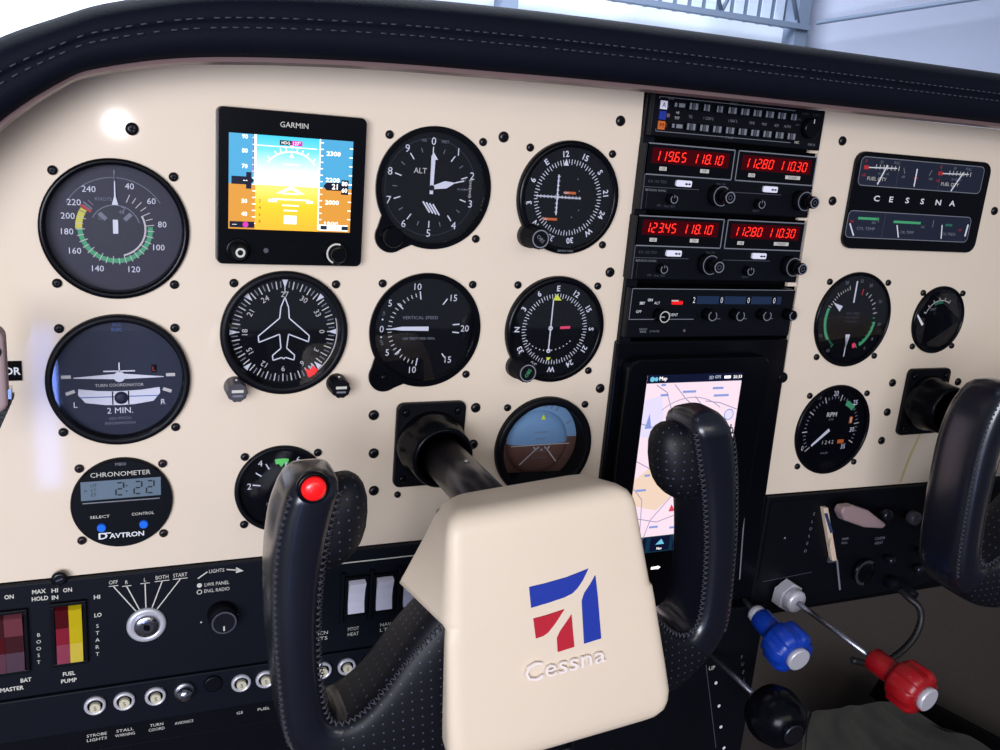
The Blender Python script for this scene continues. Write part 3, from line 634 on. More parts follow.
b.rect(38, -17.6, 7, 2.8, H + .05, 'screen_navy'); b.text('HDG', 38, -17.6, 1.7, H + .1, W); b.rect(44.5, -17.6, 6.5, 2.8, H + .05, 'screen_magenta'); b.text('127°', 44.5, -17.6, 1.9, H + .1, W)
b.rect(11.4, -40.6, 8.5, 4.6, H + .05, 'screen_navy'); b.rect(17, -40.5, 3, 9.6, H + .05, 'screen_navy'); b.poly([(18.4, -42), (18.4, -39), (20.3, -40.5)], H + .05, 'screen_navy'); b.text('--', 15, -40.6, 3, H + .12, W)
b.poly([(61, -41.4), (63, -39), (72, -39), (72, -37.2), (76.4, -37.2), (76.4, -46), (72, -46), (72, -43.8), (63, -43.8)], H + .05, 'screen_navy'); b.text('21', 68, -41.4, 3.2, H + .12, W, bold=True); b.text('80', 74, -39.4, 2.6, H + .12, W, bold=True); b.text('60', 74, -43.4, 2.6, H + .12, W, bold=True)
b.rect(13.4, -66.3, 14.2, 3.6, H + .05, 'screen_navy'); b.text('---', 9, -66.4, 2, H + .12, W); b.disc(15.4, -66.3, 1.7, H + .12, 'screen_magenta', 16); b.rect(68, -66.4, 18, 3.6, H + .05, W); b.rect(62, -66.4, 4, 2.4, H + .1, 'screen_bar'); b.rect(75, -66.4, 4, 2.4, H + .1, 'screen_bar'); b.text('29.92', 68.8, -66.4, 1.9, H + .12, 'screen_bar')
for i in range(4): b.text(('2', '4', '6', '8')[i], 23.5, -52 - i * 4, 1.9, H, 'screen_navy')
b.build('screen', t)
b = MB(); b.lathe([(7.3, 0), (7.3, .8), (6.2, 1.2)], 'black_gloss', seg=32); b.lathe([(4.6, 1), (4.4, 10), (3.8, 11)], 'black_metal', seg=32); b.arc(1.6, 2.8, 0, 360, 11.1, 'offwhite'); b.build('knob', t, (11.2, -9, -81.6))
b = MB(); b.lathe([(7, 0), (7, 4), (6.4, 5)], 'black_metal', seg=36); b.arc(5.4, 6.4, 200, 380, 5.1, 'offwhite'); b.lathe([(4.6, 4), (4.4, 12), (3.8, 13)], 'black_gloss', seg=36); b.build('knob', t, (69.6, -9, -81.6))
b = MB(); b.rrect(43, -78.6, 9, 3, 1, 9.3, 'black_matte', .4); b.build('card_slot', t); b = MB(); b.disc(27.6, -81.4, 1.5, 9.2, 'dim_print'); b.disc(43.4, -83.2, 1.1, 9.2, 'black_matte'); b.build('sensor', t)

# ------------------------------------------------------------------ radio stack
BX = 341
b = MB(); b.box(339.5, 349, -4, 12, -75, 107, 'radio_black'); b.box(339.5, 492, -3, 12, 105, 107.3, 'radio_black'); o = b.build('stack_edge_strip'); tag(o, 'narrow black metal strip between the left cream panel and the radio stack', 'trim strip')
# audio panel
t = thing('audio_panel', (BX, 0, 107), 'topmost radio unit, two rows of small grey push buttons, no red digits', 'radio')
b = MB(); b.box(-.5, 149.5, -10, 10, -29, 0, 'radio_black'); b.build('housing', t, bevel=.8)
b = MB(); H = 10.2
b.pline([(4, -4), (4, -2.6), (121, -2.2)], .4, H, 'grey_print'); b.pline([(4, -24), (4, -25.5), (121, -25)], .4, H, 'grey_print')
for x, s_ in ((31, 'TEL'), (46, '1 COM 2'), (67, '1 NAV 2'), (84, 'DME'), (95, 'MKR'), (106, 'ADF'), (116, 'AUTO')): b.text(s_, x, -13.8, 2, H, 'grey_print', xs=.8)
b.text('SENS', 13, -3, 1.6, H, 'grey_print'); b.text('SPEAKER', 66, -2.2, 1.5, H, 'grey_print', xs=.8); b.text('PHONE', 66, -25.4, 1.5, H, 'grey_print'); b.text('HI', 20, -12, 1.8, H, 'offwhite'); b.text('TST', 20, -15.6, 1.8, H, 'offwhite')
b.text('COM 1', 131, -3.6, 1.6, H, 'dim_print'); b.text('COM 2', 141, -3.6, 1.6, H, 'dim_print'); b.text('EMG', 125.5, -8, 1.5, H, 'dim_print'); b.text('OFF', 125, -12, 1.5, H, 'dim_print'); b.text('MIC', 127, -24.4, 1.8, H, 'offwhite'); b.text('KMA 24', 141, -25, 1.8, H, 'grey_print', xs=.8); b.disc(12.6, -14.4, 1.4, H, 'trim_bronze', 16); b.text('LO', 11.3, -21, 1.6, H, 'orange', 90); b.text('HI', 11.3, -8.6, 1.6, H, 'grey_print', 90)
b.build('lettering', t)
for z, mt, s_ in ((-7.9, 'rocker_white', 'A'), (-14.8, 'logo_blue', 'O'), (-21.4, 'orange', 'M')):
    b = MB(); b.rect(7.8, z, 5.4, 5.6, 10.8, mt, t=.8); b.text(s_, 7.8, z, 3.4, 10.95, 'dial_black' if s_ != 'O' else mt); b.build('marker_light', t)
proto = None
def audio_button(x, z, w_, narrow=False):
    b = MB(); b.rect(x, z, w_, 5, 13, 'radio_black', t=3); b.rect(x - w_ * .32, z, w_ * .22, 4.2, 13.1, 'grey_print'); b.rect(x + w_ * .3, z, w_ * .26, 4.2, 13.1, 'grey_print'); b.rect(x, z, w_ * .24, 4.4, 13.1, 'dim_print'); b.build('push_button', t)
for k in range(9): audio_button(30.6 + k * 10.95, -6.9, 8 if k not in (1, 2, 8) else 5.6)
for k in range(9): audio_button(30.6 + k * 11.02, -20.6, 8)
for z in (-7, -21): b = MB(); b.rect(20, z, 10.5, 3, 12, 'radio_black', t=2); b.rect(16.5, z, 2, 2.6, 12.1, 'grey_print'); b.rect(21.5, z, 5, 2.6, 12.1, 'grey_print'); b.build('slide_switch', t)
b = MB(); b.lathe([(7.4, 0), (7.2, 4), (6.4, 5)], 'black_gloss', seg=40); b.rect(0, 5, .8, 3, 5.1, 'offwhite'); b.build('selector_knob', t, (136, -10, -13.5))

def navcom(z0, label, d1, d2, d3, d4):
    t = thing('navigation_radio', (BX - (.6 if z0 > 50 else 1.4), 0, z0), label, 'radio', 'radios with red digits')
    b = MB(); b.box(-1, 149.5, -10, 10, -45.5, 0, 'radio_black'); b.box(3, 146, -11, -9.8, -45, -30, 'radio_black'); b.build('housing', t, bevel=.7)
    for x0, x1 in ((0, 73), (76.6, 148.5)):
        b = MB(); b.pline([(x0, 0), (x1, 0), (x1, -21), (x0, -21)], .8, 10.6, 'grey_print', True); b.poly([(x0 + .6, -.6), (x1 - .6, -.6), (x1 - .6, -20.5), (x0 + .6, -20.5)], 10.3, 'black_gloss')
        b.poly([(x0 + 4, -2.6), (x1 - 4, -2.6), (x1 - 4, -13.2), (x0 + 4, -13.2)], 10.45, 'led_back')
        a, c = (d1, d2) if x0 == 0 else (d3, d4)
        for s_, x in ((a, x0 + 6.6), (c, x0 + 38)): b.seg7(s_, x, -8, 3.3, 6.2, 2.2, 10.6, 'led_red', .17)
        b.build('display', t)
        b = MB(); b.rect(x0 + 14, -16.6, 6, 2.6, 10.7, 'offwhite'); b.text('USE', x0 + 14, -16.6, 1.8, 10.8, 'dial_black'); w_ = 7.5 if x0 == 0 else 14; b.rect(x0 + (49 if x0 == 0 else 52), -16.2, w_, 2.6, 10.7, 'offwhite'); b.text('STBY' if x0 == 0 else 'STANDBY', x0 + (49 if x0 == 0 else 52), -16.2, 1.8, 10.8, 'dial_black', xs=.8); b.build('display_label', t)
        b = MB(); b.rrect(x0 + 32.6, -25.8, 13, 4.4, 1, 11.6, 'rocker_white', 1.6); b.rect(x0 + 35.4, -26, 4.4, .7, 11.75, 'dial_black'); b.poly([(x0 + 33, -26), (x0 + 35, -25), (x0 + 35, -27)], 11.75, 'dial_black'); b.poly([(x0 + 38.4, -26), (x0 + 36.8, -25), (x0 + 36.8, -27)], 11.75, 'dial_black'); b.build('transfer_button', t)
        b = MB(); b.lathe([(3.6, 0), (3.4, 6), (2.8, 7)], 'black_gloss', seg=28); b.arc(2.4, 3, 30, 320, 7.1, 'grey_print'); b.rect(0, 2, .6, 2, 7.1, 'grey_print'); b.build('volume_knob', t, (x0 + 22.4, -10, -36.8))
        b = MB(); b.lathe([(7.6, 0), (7.4, 7), (6.8, 8)], 'black_metal', seg=40); b.arc(6.5, 7.1, 150, 400, 8.1, 'grey_print'); b.build('outer_tuning_knob', t, (x0 + 61.6, -10, -32.6))
        b = MB(); b.lathe([(4.8, 7.5), (4.6, 17), (4, 18)], 'black_gloss', seg=36); b.arc(3.3, 4.1, 0, 360, 18.1, 'grey_print'); b.arc(1.2, 1.8, 0, 360, 18.1, 'dim_print'); b.build('inner_tuning_knob', t, (x0 + 61.6, -10, -32.6))
    b = MB(); H = 10.6; b.line(0, -29.6, 46, -29.4, .5, 11.2, 'dim_print'); b.line(76, -29.6, 120, -29.4, .5, 11.2, 'dim_print'); b.line(0, 0, 0, -45, .8, H, 'dim_print')
    b.text('KX 155 TSO', 11, -25.6, 2, H, 'dim_print', width=15); b.text('BENDIX KING', 10, -31.6, 1.6, 11.2, 'grey_print', width=17); b.text('OFF', 14, -42, 1.5, 11.2, 'dim_print'); b.text('PULL TEST', 23, -42.2, 1.5, 11.2, 'dim_print'); b.text('PULL 25K', 65, -24.4, 1.4, H, 'dim_print'); b.text('IDENT', 99, -42, 1.5, 11.2, 'dim_print'); b.build('lettering', t)
navcom(73.2, 'upper of the two radios with red digits, left display starting 119.65', '119.65', '118.10', '112.80', '110.30')
navcom(23.5, 'lower of the two radios with red digits, left display starting 123.45', '123.45', '118.10', '112.80', '110.30')
t = thing('transponder', (BX, 0, -28), 'transponder below the red digit radios with white 2000 in a navy strip', 'radio')
b = MB(); b.box(-1, 149.5, -10, 10, -37, 0, 'radio_black'); b.build('housing', t, bevel=.8)
b = MB(); b.rect(95.5, -8.6, 82, 6, 10.2, 'xp_window'); 
for x, s_ in zip((55, 80, 105, 129.6), '2000'): b.rect(x, -8.6, 5, 5.6, 10.3, 'dial_black'); b.text(s_, x, -8.6, 4.6, 10.4, 'white', xs=.75)
b.build('code_window', t)
for x in (68, 93.4, 118.6, 144): b = MB(); b.lathe([(4.4, 0), (4.2, 8), (3.6, 9)], 'black_gloss', seg=32); b.arc(3.1, 3.8, 40, 330, 9.1, 'grey_print'); b.build('code_knob', t, (x - .6, -10, -19)); 
b = MB(); b.lathe([(4.8, 0), (4.6, 8), (4, 9)], 'black_gloss', seg=32); b.arc(3.6, 4.3, 0, 360, 9.1, 'offwhite'); b.rect(-2, 0, 4, .6, 9.1, 'offwhite'); b.build('mode_knob', t, (25.3, -10, -19.6))
b = MB(); b.rect(40, -10.6, 9, 2.6, 11.4, 'red_button', t=1.4); b.rect(37.5, -9, 6, 1, 11.5, 'offwhite'); b.build('reply_light', t)
b = MB(); H = 10.3; b.pline([(57, -23.2), (.8, -23.2), (.8, -.6), (148, -.4)], .5, H, 'grey_print'); b.text('SBY', 10.5, -11.2, 2, H, 'white', bold=True); b.text('ON', 16.8, -8.8, 2, H, 'white', bold=True); b.text('ALT', 23, -11, 2, H, 'white'); b.text('OFF', 8.2, -17.4, 2, H, 'white'); b.text('IDENT', 38.4, -19.8, 2.2, H, 'white', width=8)
for x in (76, 101, 126): b.rect(x, -22.9, 10, .4, H, 'grey_print')
b.text('BENDIX', 14, -30.5, 1.4, H, 'grey_print'); b.text('KING', 14, -32.4, 1.6, H, 'grey_print', bold=True); b.text('KT 76A TSO', 24, -32.2, 1.4, H, 'grey_print', xs=.8); b.disc(50, -31.9, 1.1, H, 'trim_bronze', 12); b.build('lettering', t)

# map display in the lower stack
t = thing('display_mount', (0, 0, 0), 'black plastic surround holding the tall map display', 'mounting frame')
b = MB(); b.poly([(338, -69), (496, -69), (500, -206), (503, -300), (338, -300)], 5, 'black_gloss', 14); b.build('frame_plate', t, bevel=1.5)
b = MB(); b.line(480, -222, 486, -280, 1.2, 5.2, 'grey_print'); b.build('frame_edge', t)
small_knob(t, 496.5, -101, 4.4, 6, 'black_gloss'); 
t = thing('map_display', (345, 0, -80), 'tall lit portable display showing a pale moving map behind the right yoke horn', 'display')
b = MB(); b.rrect(63, -103, 128, 206, 9, 16, 'black_gloss', 11); b.build('housing', t, bevel=1.5, seg=3)
b = MB(); X0, X1, Z0, Z1 = 15, 101.4, -12.4, -158; H = 16.2
b.poly([(X0, Z1), (X1, Z1), (X1, Z0), (X0, Z0)], H, 'screen_map'); b.rect((X0 + X1) / 2, Z0 - 3, X1 - X0, 6.4, H + .1, 'screen_navy'); b.rect((X0 + X1) / 2, Z1 + 7, X1 - X0, 14, H + .1, 'screen_bar')
b.disc(X0 + 4.5, Z0 - 3, 2, H + .2, 'screen_cyan', 16); b.disc(X0 + 8, Z0 - 3, 1.6, H + .2, 'screen_cyan', 16); b.text('Map', X0 + 14, Z0 - 3, 3, H + .2, 'screen_white'); b.text('3D', X1 - 29, Z0 - 3, 2.6, H + .2, 'screen_grey', bold=True); b.text('GPS', X1 - 23, Z0 - 2.6, 2.4, H + .2, 'screen_grey', bold=True); b.rect(X1 - 14, Z0 - 3, 6, 2, H + .2, 'screen_white'); b.text('20:33', X1 - 4.5, Z0 - 3, 2.4, H + .2, 'screen_white', width=8)
rnd = random.Random(3)
b.poly([(15, -95), (30, -84), (44, -96), (50, -112), (38, -122), (15, -116)], H + .05, 'screen_map_sand'); b.poly([(15, -60), (15, -32), (30, -28), (34, -46), (26, -62)], H + .05, 'screen_map_cool'); b.poly([(60, -120), (90, -115), (101, -130), (70, -138)], H + .05, 'screen_map_sand')
b.arc(43, 43.6, -38, 38, H + .15, 'screen_map_line', 58, -74)
for P in ([(24, -20), (34, -26), (40, -40), (42, -60), (36, -80)], [(15, -50), (28, -54), (38, -66), (50, -70)], [(60, -30), (74, -44), (80, -60)], [(40, -20), (52, -32), (66, -42)], [(70, -34), (84, -36), (101, -42)], [(15, -80), (30, -88), (52, -92), (70, -104), (101, -108)], [(26, -158), (34, -130), (50, -112), (58, -96)], [(15, -126), (40, -132), (62, -126), (80, -140)], [(15, -102), (24, -112), (26, -140)]):
    for off in (0,): b.pline(P, .7, H + .15, 'screen_map_line')
for x, z, w_ in ((32, -28, 7), (54, -26, 12), (66, -40, 6), (30, -20, 4), (84, -30, 14), (48, -64, 5), (26, -92, 5), (52, -100, 6), (22, -104, 9), (38, -136, 8), (20, -144, 7), (56, -138, 6), (80, -24, 10)): b.rect(x, z, w_, 1.8, H + .2, 'screen_map_blue')
for z in (-46, -60): b.disc(X1 - 7.5, z, 4.6, H + .2, 'screen_map_blue', 24); b.disc(X1 - 7.5, z, 3.8, H + .25, 'screen_map_cool', 24)
b.poly([(21, -42), (24, -54), (18, -54)], H + .2, 'screen_map_blue'); b.poly([(52, -118), (56, -124), (50, -124)], H + .2, 'screen_map_red')
for x, s_ in ((24, 'Menu'), (46, 'Nav'), (67, 'Traffic'), (88, 'Terrain')): b.rect(x, Z1 + 7, 18, 12, H + .15, 'screen_navy'); b.text(s_, x, Z1 + 3, 2.2, H + .25, 'screen_white'); b.poly([(x - 4, Z1 + 6.5), (x + 4, Z1 + 6.5), (x + 1, Z1 + 11)], H + .2, 'screen_map_red' if s_ == 'Terrain' else 'screen_cyan')
b.build('screen', t)
b = MB()
for x, s_ in ((44, 'DIRECT'), (73, 'FPL')): b.rect(x, -172, 6, 2.2, 16.3, 'screen_white'); b.poly([(x + 3, -173.8), (x + 6, -172), (x + 3, -170.2)], 16.3, 'screen_white')
b.disc(73, -172, 2, 16.35, 'screen_white', 16); b.build('touch_keys', t)

# ------------------------------------------------------------------ left lower switch panel
t = lower = thing('switch_console', (0, 0, 0), 'long black metal panel under the left cream panel with ignition and switches', 'switch panel')
b = MB(); b.poly([(-110, -293), (338, -293), (338, -215.4), (-110, -215.4)], 4, 'panel_black', 12); b.build('panel_sheet', t, bevel=.8)
b = MB(); b.poly([(-110, -323), (338, -325), (338, -293.6), (-110, -293.6)], 5.5, 'panel_black', 12); b.build('breaker_sheet', t, bevel=.8)
b = MB(); b.poly([(-110, -341), (338, -343), (338, -325.4), (-110, -323.4)], 3, 'black_metal', 9); b.build('label_strip', t, bevel=.8)
b = MB(); b.poly([(-110, -420), (338, -420), (338, -343.4), (-110, -341.4)], 1, 'black_metal', 7); b.build('lower_sheet', t, bevel=.8)
b = MB(); b.lathe([(4.6, 0), (4.6, 1.6), (3, 2.6)], 'screw_black', seg=24); b.rect(0, 0, 4, 1, 2.7, 'dim_print', 20); b.build('fastener', t, (-36.8, -4, -213.5))
H = 4.25; b = MB()
def lt(px, py, t_, sz, **k): p = at(px, py, H); b.text(t_, p.x, p.z, sz, H, 'offwhite', **k)
for px, py, t_, w_ in ((9, 597, 'ON', 5), (39, 591.5, 'MAX', 7.5), (40, 598.5, 'HOLD', 9), (54.7, 590.5, 'HI', 3.6), (55, 597.5, 'IN', 3.6), (67.5, 590, 'ON', 5), (97, 597, 'HI', 3.6), (98, 615, 'LO', 4.2), (26, 680, 'BAT', 6), (-8, 683, 'ALT', 6), (12, 689, 'MASTER', 13), (69, 673.6, 'FUEL', 7), (69, 680.6, 'PUMP', 9)): lt(px, py, t_, 2.8, width=w_, bold=True)
for i, c in enumerate('BOOST'): lt(38.7, 635 + i * 6.8, c, 2.5)
for i, c in enumerate('START'): lt(97.5, 626 + i * 7, c, 2.7)
kx, kz = 12.4, -252.4
for x1, z1, s_ in ((-6.5, -220.5, 'OFF'), (1.2, -221.5, 'R'), (12, -221, 'L'), (22.2, -220.6, 'BOTH'), (33.2, -220.4, 'START')):
    d = Vector((x1 - kx, 0, z1 - kz)).normalized(); b.line(kx + d.x * 11.6, kz + d.z * 11.6, x1, z1 - 2.6, .7, H, 'offwhite'); b.rect(x1, z1 - 2.2, 5.5 if len(s_) < 4 else 9, .5, H, 'offwhite'); b.text(s_, x1, z1 + .4, 2.7, H, 'offwhite', xs=.8)
b.text('LIGHTS', 55.8, -216.9 - 2.8, 2.6, H, 'offwhite', width=9.5); b.line(62, -219.6, 69, -221, .8, H, 'offwhite'); b.poly([(73, -222), (68, -218.6), (68, -223)], H, 'offwhite'); b.line(44, -224, 50, -219.8, .8, H, 'offwhite')
b.disc(45, -229, 1.6, H, 'offwhite', 16); b.text('LWR PANEL', 56, -229, 2.6, H, 'offwhite', width=15.5); b.arc(1.2, 1.7, 0, 360, H, 'offwhite', 45, -233.8, 20); b.text('ENG, RADIO', 56, -233.8, 2.6, H, 'offwhite', width=16); b.disc(46, -256, .6, H, 'offwhite', 10); b.line(67, -252, 70, -254, .4, H, 'grey_print')
b.line(120, -224.4, 330, -224.2, .9, H, 'offwhite')
for x, a, c in ((127, 'BCN', 'LTS'), (149.4, 'PITOT', 'HEAT'), (173, 'NAV', 'LTS'), (194, 'STROBE', 'LTS')): b.text(a, x, -276.5, 2.8, H, 'offwhite', width=8); b.text(c, x, -280.7, 2.8, H, 'offwhite', width=8)
b.build('lettering', t)
b = MB(); H = 3.25
for x, a, c in ((-19, 'STROBE', 'LIGHTS'), (-2, 'STALL', 'WARNING'), (17.6, 'TURN', 'COORD'), (35, 'AVIONICS', ''), (71.6, 'G5', ''), (88, 'FUEL', ''), (106, 'ENG', 'INST'), (125, 'FLAPS', '')):
    b.text(a, x, -329 if c else -330.5, 2.2, H, 'offwhite', width=min(12, 2.1 * len(a)))
    if c: b.text(c, x, -332.4, 2.2, H, 'offwhite', width=min(12, 2 * len(c)))
b.build('breaker_lettering', t)
def rocker(x0, x1, z0, z1, cols, name, label, cat, grp, ang=0):
    t = thing(name, ((x0 + x1) / 2, -4, (z0 + z1) / 2), label, cat, grp); w_, hh = x1 - x0, z1 - z0
    b = MB()
    for a in ((-w_/2 - 2.2, w_/2 + 2.2, hh/2, hh/2 + 2.2), (-w_/2 - 2.2, w_/2 + 2.2, -hh/2 - 2.2, -hh/2), (-w_/2 - 2.2, -w_/2, -hh/2, hh/2), (w_/2, w_/2 + 2.2, -hh/2, hh/2)): b.box(a[0], a[1], -3.2, 0, a[2], a[3], 'black_metal')
    b.build('frame', t, bevel=.4)
    k = len(cols)
    for i, (ct, cb) in enumerate(cols):
        xa = -w_/2 + .4 + i * (w_ - .8) / k; xb = xa + (w_ - .8) / k - .15
        b = MB(); pr = [(hh/2 - .6, 1.2), (hh/2 - 2, 5.2 + ang), (hh * .12, 3.2), (-hh * .18, 2.4), (-hh/2 + .6, 4.4 - ang * .5), (-hh/2 + .5, .2), (hh/2 - .6, .2)]
        vs = [(x, -h_, z) for x in (xa, xb) for z, h_ in pr]; n = len(pr)
        b.add(vs, [list(range(n))[::-1], [n + q for q in range(n)]], cb)
        for q in range(n): b.add([vs[q], vs[(q + 1) % n], vs[(q + 1) % n + n], vs[q + n]], [[0, 1, 2, 3]], ct if q < 2 else cb)
        b.build('rocker', t, fix=True)
    return t
rocker(-40.4, -24.6, -271, -231.5, [('rocker_red', 'rocker_red_light'), ('rocker_yellow', 'rocker_yellow')], 'rocker_switch', 'split rocker switch, dark red half and bright yellow half, above FUEL PUMP lettering', 'switch', 'coloured rocker switches')
rocker(-78.5, -57.4, -272, -233, [('rocker_dark', 'rocker_red'), ('rocker_pink', 'rocker_dark')], 'rocker_switch', 'dark red split master switch cut off by the left edge of the photo', 'switch', 'coloured rocker switches')
for i, x in enumerate((104, 124, 143.6, 163.8, 183.9)):
    lab = ['white rocker switch hidden behind the left yoke horn', 'white rocker switch just right of the left yoke horn, mostly hidden', 'white rocker switch above the PITOT HEAT lettering', 'white rocker switch, second in view right of the left yoke horn', 'white rocker switch cut off by the cream yoke cover'][i]
    if i < 2: continue
    rocker(x, x + 12.6, -263, -237, [('rocker_white', 'rocker_white')], 'rocker_switch', lab, 'switch', 'white rocker switches', .6)
for x in (139.6, 160, 180.2, 200.5): MB().box(x - 1, x + 1, -7.5, -4, -270, -231, 'panel_black').build('divider_rib', lower)
# ignition
t = thing('ignition_switch', (kx, -4, kz), 'round silver key switch with five lettered rays above it', 'ignition switch')
b = MB(); b.lathe([(12, 0), (12, 1.4), (11, 2.6), (8.4, 2.8), (8, 2)], 'satin_silver', seg=48); b.build('collar', t)
b = MB(); b.lathe([(7.8, 0), (7.8, 3.4), (7, 4.4), (4, 5)], 'chrome', seg=40); b.rect(0, 0, 1.4, 5, 5.1, 'dial_black', 35); b.disc(0, 0, 2, 5.15, 'dial_black', 20); b.build('key_cylinder', t)
t = thing('dimmer_knob', (59.2, -4, -251.6), 'black dimmer knob with silver ring below the LIGHTS lettering', 'knob')
b = MB(); b.lathe([(9.4, 0), (9.2, 6), (8.2, 10)], 'black_metal', seg=48); b.build('skirt', t); b = MB(); b.lathe([(8.2, 10), (8, 12), (7.4, 12.4)], 'dark_steel', seg=40, close=True); b.arc(6.9, 7.9, 0, 360, 12.5, 'silver'); b.rect(0, -4, 1, 3.4, 12.6, 'offwhite'); b.build('cap', t)
# breakers
LB = {-19.4: 'circuit breaker marked 5, first of the row from the left', -2: 'circuit breaker marked 5, second of the row from the left', 17: 'circuit breaker marked 5, next to the popped chrome one', 71.8: 'circuit breaker marked 5, just right of the blank plug', 88: 'circuit breaker half hidden behind the left edge of the yoke horn', 127.6: 'circuit breaker in the gap right of the yoke horn, half hidden', 145: 'circuit breaker in full view right of the yoke horn'}
first = None
for x, lab in LB.items():
    if first is None:
        first = c = thing('circuit_breaker', (x, -5.5, -304.6), lab, 'circuit breaker', 'round circuit breakers')
        b = MB(); b.lathe([(6.6, 0), (6.6, 2), (6, 3), (4.9, 3.2), (4.6, 1.6)], 'satin_silver', seg=36); b.disc(0, 0, 4.7, 1.75, 'black_matte', 32); b.build('collar', c)
        b = MB(); b.lathe([(3.2, .5), (3.2, 4.4), (3.1, 5)], 'button_white', seg=28); b.text('5', 0, 0, 3.2, 5.1, 'dim_print'); b.build('button', c)
    else:
        c = copy_tree(first); c.location = Vector((x, -5.5, -304.6)) * S; c['label'] = lab
t = thing('circuit_breaker', (35, -5.5, -304), 'plain chrome domed breaker without a number, fourth of the row', 'circuit breaker', 'round circuit breakers')
MB().lathe([(6.6, 0), (6.6, 2), (6, 3), (4.6, 3.2)], 'silver', seg=36).build('collar', t); MB().lathe([(5, 2), (5, 6), (4.4, 8), (2.6, 9.2), (.6, 9.5)], 'chrome', seg=32).build('cap', t)
t = thing('blank_plug', (53.5, -5.5, -302.5), 'black blank plug just right of the chrome domed breaker', 'plug'); MB().lathe([(6.2, 0), (6, 1.4), (5, 2)], 'black_metal', seg=32).build('cap', t)
t = thing('circuit_breaker', (162.4, -5.5, -304), 'black rimmed breaker half covered by the perforated yoke arm', 'circuit breaker', 'round circuit breakers')
MB().lathe([(6.6, 0), (6.6, 2), (6, 3), (4.6, 3.2)], 'black_gloss', seg=36).build('collar', t); MB().lathe([(3.6, 2), (3.5, 5)], 'knob_grey', seg=24).build('button', t)

# placard + silver fitting at left edge
t = thing('placard', (-60, 0, -82.4), 'small black placard with white letters OR at the left edge', 'placard')
b = MB(); b.rect(0, 0, 17, 11.6, .8, 'black_matte', t=.8); b.text('OR', 3.6, 0, 4.4, 1, 'white', bold=True, width=8.6); b.build('plate', t)

# ------------------------------------------------------------------ right lower panel
t = thing('lower_control_panel', (0, 0, 0), 'black lower panel on the right carrying knobs, jacks and the flap lever', 'control panel')
b = MB(); b.poly([(505, -318), (700, -316), (760, -306), (900, -300), (900, -213), (503, -206.5), (503, -318)], 4, 'black_metal', 14); b.build('panel_sheet', t, bevel=1.5)
b = MB(); b.poly([(507, -285), (560, -283), (560, -212), (507, -211)], 4.8, 'black_metal', .8); b.line(512, -285.6, 566, -283, .5, 5, 'dim_print'); b.disc(528, -246, 1, 5, 'grey_print', 10); b.build('cover_plate', t)
b = MB(); H = 5
for i, c in enumerate('CLOSED'): b.text(c, 556 - .4 * i, -226 - i * 7, 2.8, H, 'grey_print')
b.text('PARK', 598, -254, 2.4, H, 'grey_print'); b.text('PULL', 598, -258, 2.4, H, 'grey_print'); b.text('CABIN', 640, -258, 3, H, 'grey_print'); b.text('HEAT', 640, -262.6, 3, H, 'grey_print'); b.build('lettering', t)
t = thing('indicator_tag', (0, 0, 0), 'narrow upright cream and blue tag beside the wedge shaped lever', 'tag')
A_, B_, C_ = at(826, 508, 9), at(831, 533, 9), at(835, 561, 9)
b = MB(); b.poly([(A_.x - 2.6, A_.z), (A_.x + 2.6, A_.z), (C_.x + 2.6, C_.z), (C_.x - 2.6, C_.z)], 9, 'paper_cream', 5); b.build('tag_body', t, bevel=.6)
b = MB(); b.poly([(A_.x - 1, A_.z - 5), (A_.x + 2.6, A_.z - 5), (B_.x + 2.6, B_.z), (B_.x - 1, B_.z)], 9.15, 'paper_blue'); b.text('COWL', B_.x + .3, B_.z - 9, 2.2, 9.2, 'dim_print', 90); b.build('blue_band', t)
b = MB(); q0, q1 = at(837, 560, 6), at(840, 590, 6); b.line(q0.x, q0.z, q1.x, q1.z, 2, 6, 'grey_print'); b.box(C_.x - 4, C_.x + 4, -6, -4, C_.z - 3, C_.z + 2, 'dim_print'); b.build('slot_pointer', t)
t = thing('flap_lever', tuple(at(860, 517, 12)), 'greyish pink wedge shaped lever handle on the lower right panel', 'lever')
P = [(838, 511), (841, 505), (851, 504), (866, 509), (884, 523), (880, 527), (862, 526), (842, 519)]; o0 = at(860, 517, 12)
b = MB(); pp = [(at(x, y, 30).x, at(x, y, 30).z) for x, y in P]; cxx = sum(p[0] for p in pp) / 8; czz = sum(p[1] for p in pp) / 8
vs = [(x, -34, z) for x, z in pp] + [(x + 2, -22, z - 2) for x, z in pp]; n = 8
b.add(vs, [list(range(n)), list(range(2 * n - 1, n - 1, -1))] + [[i, i + n, (i + 1) % n + n, (i + 1) % n] for i in range(n)], 'flap_grip'); o = b.build('handle', t, (-o0.x, -o0.y, -o0.z), bevel=2.2, seg=3, fix=True)
b = MB(); b.box(cxx - 3, cxx + 9, -24, -4, czz - 4, czz + 2, 'black_metal'); b.build('arm', t, (-o0.x, -o0.y, -o0.z))
def knob_at(px, py, D, r, L, m, name, label, cat='knob', grp=None, cap=None):
    p = at(px, py, D + L); t = thing(name, (p.x, -4, p.z), label, cat, grp)
    MB().lathe([(r * .6, 0), (r * .6, L * .4)], 'black_metal', seg=24).build('stem', t)
    MB().lathe([(r * .9, L * .35), (r, L * .45), (r, L - 1.5), (r * .7, L - .2), (r * .2, L)], m, seg=32).build('head', t)
    if cap: b = MB(); b.arc(r * .8, r * 1.02, 180, 395, L + .1, cap); b.build('ring', t)
knob_at(890, 517, 4, 5.4, 14, 'dark_steel', 'pull_knob', 'dark shiny round knob right of the pink wedge lever', grp='small knobs on the lower right panel')
knob_at(918, 520, 4, 6.4, 14, 'knob_grey', 'pull_knob', 'grey round knob touching the outline of the far yoke horn', grp='small knobs on the lower right panel')
